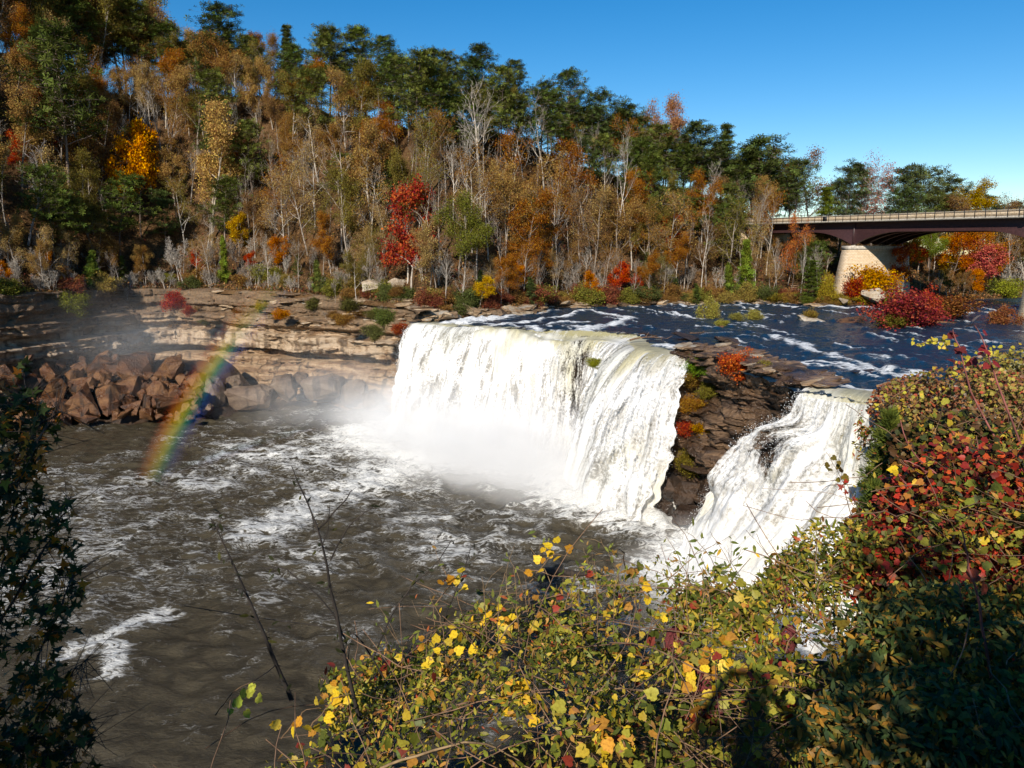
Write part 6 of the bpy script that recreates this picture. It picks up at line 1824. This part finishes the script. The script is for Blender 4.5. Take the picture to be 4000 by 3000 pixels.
bush('leafy_bush', 'dark green bush in the bottom right corner', Y(930, 745, 4.1), (.75, .5, .35), 5200, 70, 'grape', .075, [(0.07, .11, .03), (.05, .08, .03), (.22, .17, .03), (.40, .2, .03)], 1309, group=G_, stuffkind=LANCE)
# yellow round-leafed vines draped over the upper right bushes
for k, (pp, ds_) in enumerate([([(880, 405), (905, 390), (935, 372), (965, 378)], 'string of round yellow leaves over the reddish bush'), ([(900, 410), (925, 398), (950, 392), (985, 395)], 'second string of yellow leaves over the dry bush'), ([(960, 362), (990, 352), (1022, 348)], 'string of yellow leaves at the upper right edge'), ([(915, 345), (935, 341), (955, 345)], 'yellow vine tip reaching over the river ledge')]):
    vine('grape_vine', ds_, 'vine', [Y(px, py, 8.6) for px, py in pp], 26, 'grape', .055, [(0.62, .52, .06), (.55, .5, .06), (.66, .45, .05)], 1350 + k, off=.035, group='yellow vine sprays', spread=(0, 1))
# tall canes and leaf tips on the right
for k, (pp, y_, n, cols, ds_) in enumerate([([(1015, 470), (975, 400), (960, 350), (952, 330)], 7.6, 9, [(0.30, .03, .03), (.16, .03, .03)], 'tall red tipped cane against the river'), ([(1024, 450), (1000, 390), (985, 345), (975, 325)], 7.4, 10, [(0.28, .03, .03), (.4, .3, .25)], 'second red tipped cane against the river'),
                                           ([(1010, 560), (965, 500), (915, 455), (900, 420)], 6.6, 3, RED, 'long pink cane crossing the dark cedar'), ([(985, 520), (940, 480), (905, 460)], 6.5, 4, YEL, 'pinkish cane with yellow leaves before the cedar'), ([(940, 560), (915, 500), (895, 470)], 6.7, 5, YEL, 'thin cane with gold leaves before the cedar'),
                                           ([(1000, 768), (985, 640), (968, 560), (962, 530)], 4.6, 2, DRY, 'dry brown stalk rising from the lower right corner'), ([(900, 700), (840, 690), (800, 692)], 5.2, 8, GRN, 'red stem with paired green leaves in the shade')]):
    vine('tall_cane', ds_, 'cane', [Y(px, py, y_) for px, py in pp], n, 'maple' if cols is RED else 'grape', .085, cols, 1380 + k, r0=.012, r1=.004, stemcol=(0.36, 0.12, 0.10), off=.05, group='tall canes on the right', spread=(.55, 1))

# the young juniper in front of the smaller falls
def juniper(desc, px, py_top, py_bot, y_, wpx, seed):
    r = np.random.default_rng(seed)
    top, bot = Y(px, py_top, y_), Y(px, py_bot, y_)
    h, w = top[2] - bot[2], wpx * y_ / FPX * .5
    root = empty('juniper_bush', (top[0], top[1], bot[2]))
    segs, pos, nr = [(0, 0, -.6, 0, 0, h * .96, .03, .006)], [], []
    for k in range(240):
        f = r.random()
        a = r.random() * 6.28
        R = w * (1.05 - f) ** .7 * (.5 + .6 * r.random())
        b = np.array([0, 0, h * (f * .9)])
        tip = np.array([math.cos(a) * R, math.sin(a) * R, min(h, b[2] + R * .55)])
        segs.append((*b, *tip, .006, .002))
        for q in np.linspace(.3, 1.0, 12):
            pos.append(b + (tip - b) * q + r.normal(0, .02, 3))
            nr.append(norm(tip - b + np.array([0, 0, .25 * w])) + r.normal(0, .35, 3))
    pos, nr = np.array(pos), norm(np.array(nr))
    SV = np.array([q for d in [(0, 0, 1), (.45, 0, .85), (-.45, .1, .85), (.1, .45, .8), (-.1, -.45, .8)] for q in ((-.09 * d[2], .05, 0), (.09 * d[2], -.05, 0), d)])
    V, F = scatter(SV, np.arange(15).reshape(-1, 3), pos, frames(nr, r), .07 + .05 * r.random(len(pos)))
    cl = np.array([(0.10, .135, .02), (.15, .17, .025), (.06, .09, .018)])[r.integers(3, size=len(pos))] * (.6 + .8 * r.random((len(pos), 1)))
    cr = obj('crown', mesh('crown', V, F, MAT['needlecol'], False, {'col': np.repeat(cl, 15, 0)}), root)
    cr['kind'] = 'stuff'
    t = obj('trunk', mesh('trunk', *tubes(np.array(segs), 4), MAT['bark'], True), root)
    t.color = (.16, .1, .07, 1)
    return tag(root, desc, 'juniper')
juniper('feathery green juniper in front of the smaller falls', 893, 398, 560, 8.6, 66, 1401)
juniper('lower bright green juniper below the taller one', 880, 478, 590, 7.6, 56, 1402)

# ---- the dark maple bough on the left
def maple_bough():
    r = np.random.default_rng(1500)
    y_ = 6.4
    root = empty('maple_sapling', Y(-60, 900, y_))
    o0 = Y(-60, 900, y_)
    segs, pos = [], []
    mains = [[(-60, 900), (-30, 760), (-10, 640), (10, 520), (30, 440)], [(-30, 760), (20, 690), (55, 620), (75, 570)], [(-30, 800), (20, 740), (60, 690), (85, 660)], [(-10, 640), (25, 580), (55, 530), (70, 500)], [(-20, 560), (10, 470), (40, 425), (62, 412)], [(-20, 800), (40, 770), (85, 745)],
             [(-40, 560), (-5, 450), (15, 410), (28, 398)], [(-30, 800), (10, 745), (50, 735), (90, 720)]]
    for m_ in mains:
        pts = [Y(px, py, y_ + r.normal(0, .15)) - o0 for px, py in m_]
        s_, Q = polyline_tube(pts, .016, .004, r, .006, 14)
        segs += s_
        for q in Q[2:]:
            for _ in range(6):
                e = q + r.normal(0, .2, 3)
                segs.append((*q, *e, .004, .002))
                pos += [e + r.normal(0, .05, 3) for _ in range(3)]
                pos.append(q + r.normal(0, .10, 3))
    pos = np.array(pos)
    px_ = np.array([project(q + o0) for q in pos])
    lim = np.interp(px_[:, 1], [390, 425, 470, 480, 520, 560, 600, 640, 680, 720, 768], [30, 60, 36, 44, 66, 84, 88, 62, 66, 90, 98])
    pos = pos[px_[:, 0] < lim + r.normal(0, 4, len(pos))]
    nr = norm(r.normal(0, .7, (len(pos), 3)) + np.array([-.1, -.35, .6]))
    n = len(pos)
    cols = np.array([(0.035, .055, .014), (.05, .075, .018), (.026, .04, .012), (.42, .15, .02), (.62, .24, .02), (.18, .19, .03)])
    ci = r.choice(6, n, p=[.30, .22, .16, .14, .12, .06])
    k = np.argsort(pos[:, 1])[:260]
    rest = np.setdiff1d(np.arange(n), k)
    for j in k:
        leaf_obj(root, 'maple', pos[j], nr[j], .10 + .05 * r.random(), cols[ci[j]] * (.7 + .6 * r.random()), r)
    V, F = scatter(*MAPLE, pos[rest], frames(nr[rest], r), .09 + .06 * r.random(len(rest)))
    fo = obj('foliage', mesh('foliage', V, F, MAT['leafcol'], False, {'col': np.repeat(cols[ci[rest]], len(MAPLE[0]), 0)}), root)
    fo['kind'] = 'stuff'
    st = obj('stem', mesh('stem', *tubes(np.array(segs), 5), MAT['bark'], True), root)
    st.color = (.08, .055, .04, 1)
    tag(root, 'dark leafed maple bough with a few orange leaves at the left edge', 'sapling')
maple_bough()

# ---- what stands behind the viewpoint and throws its shade into the picture
def rear_tree(kind, x, y, h, wide, desc, leaf=(0.06, .09, .03)):
    z = float(near_z(x, y))
    plant(kind, x, y, z, h, leaf, DARKB, 'tree', desc, wide=wide, tilt=(0, 0, x * 1.7))
rear_tree('shrub', 1.9, -2.4, 2.6, .9, 'evergreen thicket just behind the viewpoint, out of the picture')
rear_tree('shrub', 3.6, -2.2, 2.6, 1.0, 'second thicket behind the viewpoint on the right, out of the picture')
rear_tree('shrub', 5.4, -2.0, 2.5, 1.0, 'third thicket behind the viewpoint, out of the picture')
rear_tree('shrub', -7.2, -2.5, 5.4, 0.8, 'thicket behind the viewpoint on the left, out of the picture')
rear_tree('maple', -16, -7, 13, .8, 'tree behind the viewpoint shading the near pool, out of the picture')
rear_tree('maple', -11.5, -9, 12, .7, 'second tree behind the viewpoint shading the pool, out of the picture')
rear_tree('maple', -21, -8, 10, .9, 'third tree behind the viewpoint, out of the picture')

def person():
    """the photographer: only the shadow on the leaves is in the picture"""
    root = empty('person', (0, -0.42, 21.86))
    J = {}
    V, R, E = [], [], []
    def v(p, r, par=None):
        V.append(p); R.append(r)
        if par is not None:
            E.append((par, len(V) - 1))
        return len(V) - 1
    pel = v((0, 0, .98), .155)
    wa = v((0, 0, 1.14), .135, pel)
    ch = v((0, .01, 1.34), .165, wa)
    nk = v((0, .02, 1.50), .065, ch)
    hd = v((0, .04, 1.62), .095, nk)
    v((0, .035, 1.76), .085, hd)
    for s in (-1, 1):
        sh = v((s * .19, .01, 1.43), .075, ch)
        el = v((s * .36, .20, 1.33), .05, sh)
        wr = v((s * .15, .33, 1.60), .034, el)
        hn = v((s * .105, .375, 1.64), .03, wr)
        for f in range(4):
            a = v((s * .085, .40 - .004 * f, 1.675 - .022 * f), .011, hn)
            v((s * .06, .385, 1.685 - .022 * f), .009, a)
        a = v((s * .085, .36, 1.61), .012, hn)
        v((s * .055, .365, 1.615), .010, a)
        hp = v((s * .10, 0, .90), .105, pel)
        kn = v((s * .115, .02, .50), .07, hp)
        an = v((s * .12, -.01, .10), .048, kn)
        v((s * .13, .15, .04), .04, an)
    me = bpy.data.meshes.new('body')
    me.from_pydata(V, E, [])
    me.materials.append(mat_flat('dark_jacket', (0.05, 0.06, 0.09), .8))
    b = obj('body', me, root)
    sk = b.modifiers.new('skin', 'SKIN')
    for i, d in enumerate(me.skin_vertices[0].data):
        d.radius = (R[i], R[i])
        d.use_root = i == 0
    b.modifiers.new('sub', 'SUBSURF').levels = 1
    b.modifiers['sub'].render_levels = 2
    tag(root, 'photographer in dark clothes, out of the picture, whose shadow falls on the leaves', 'person')
    ph = obj('phone', mesh('phone', *boxes([(-.075, .075, -.004, .004, -.036, .036)]), MAT['iron']), None, (0, -.03, 23.5))
    tag(ph, 'dark phone held up by the photographer, out of the picture', 'phone')
person()
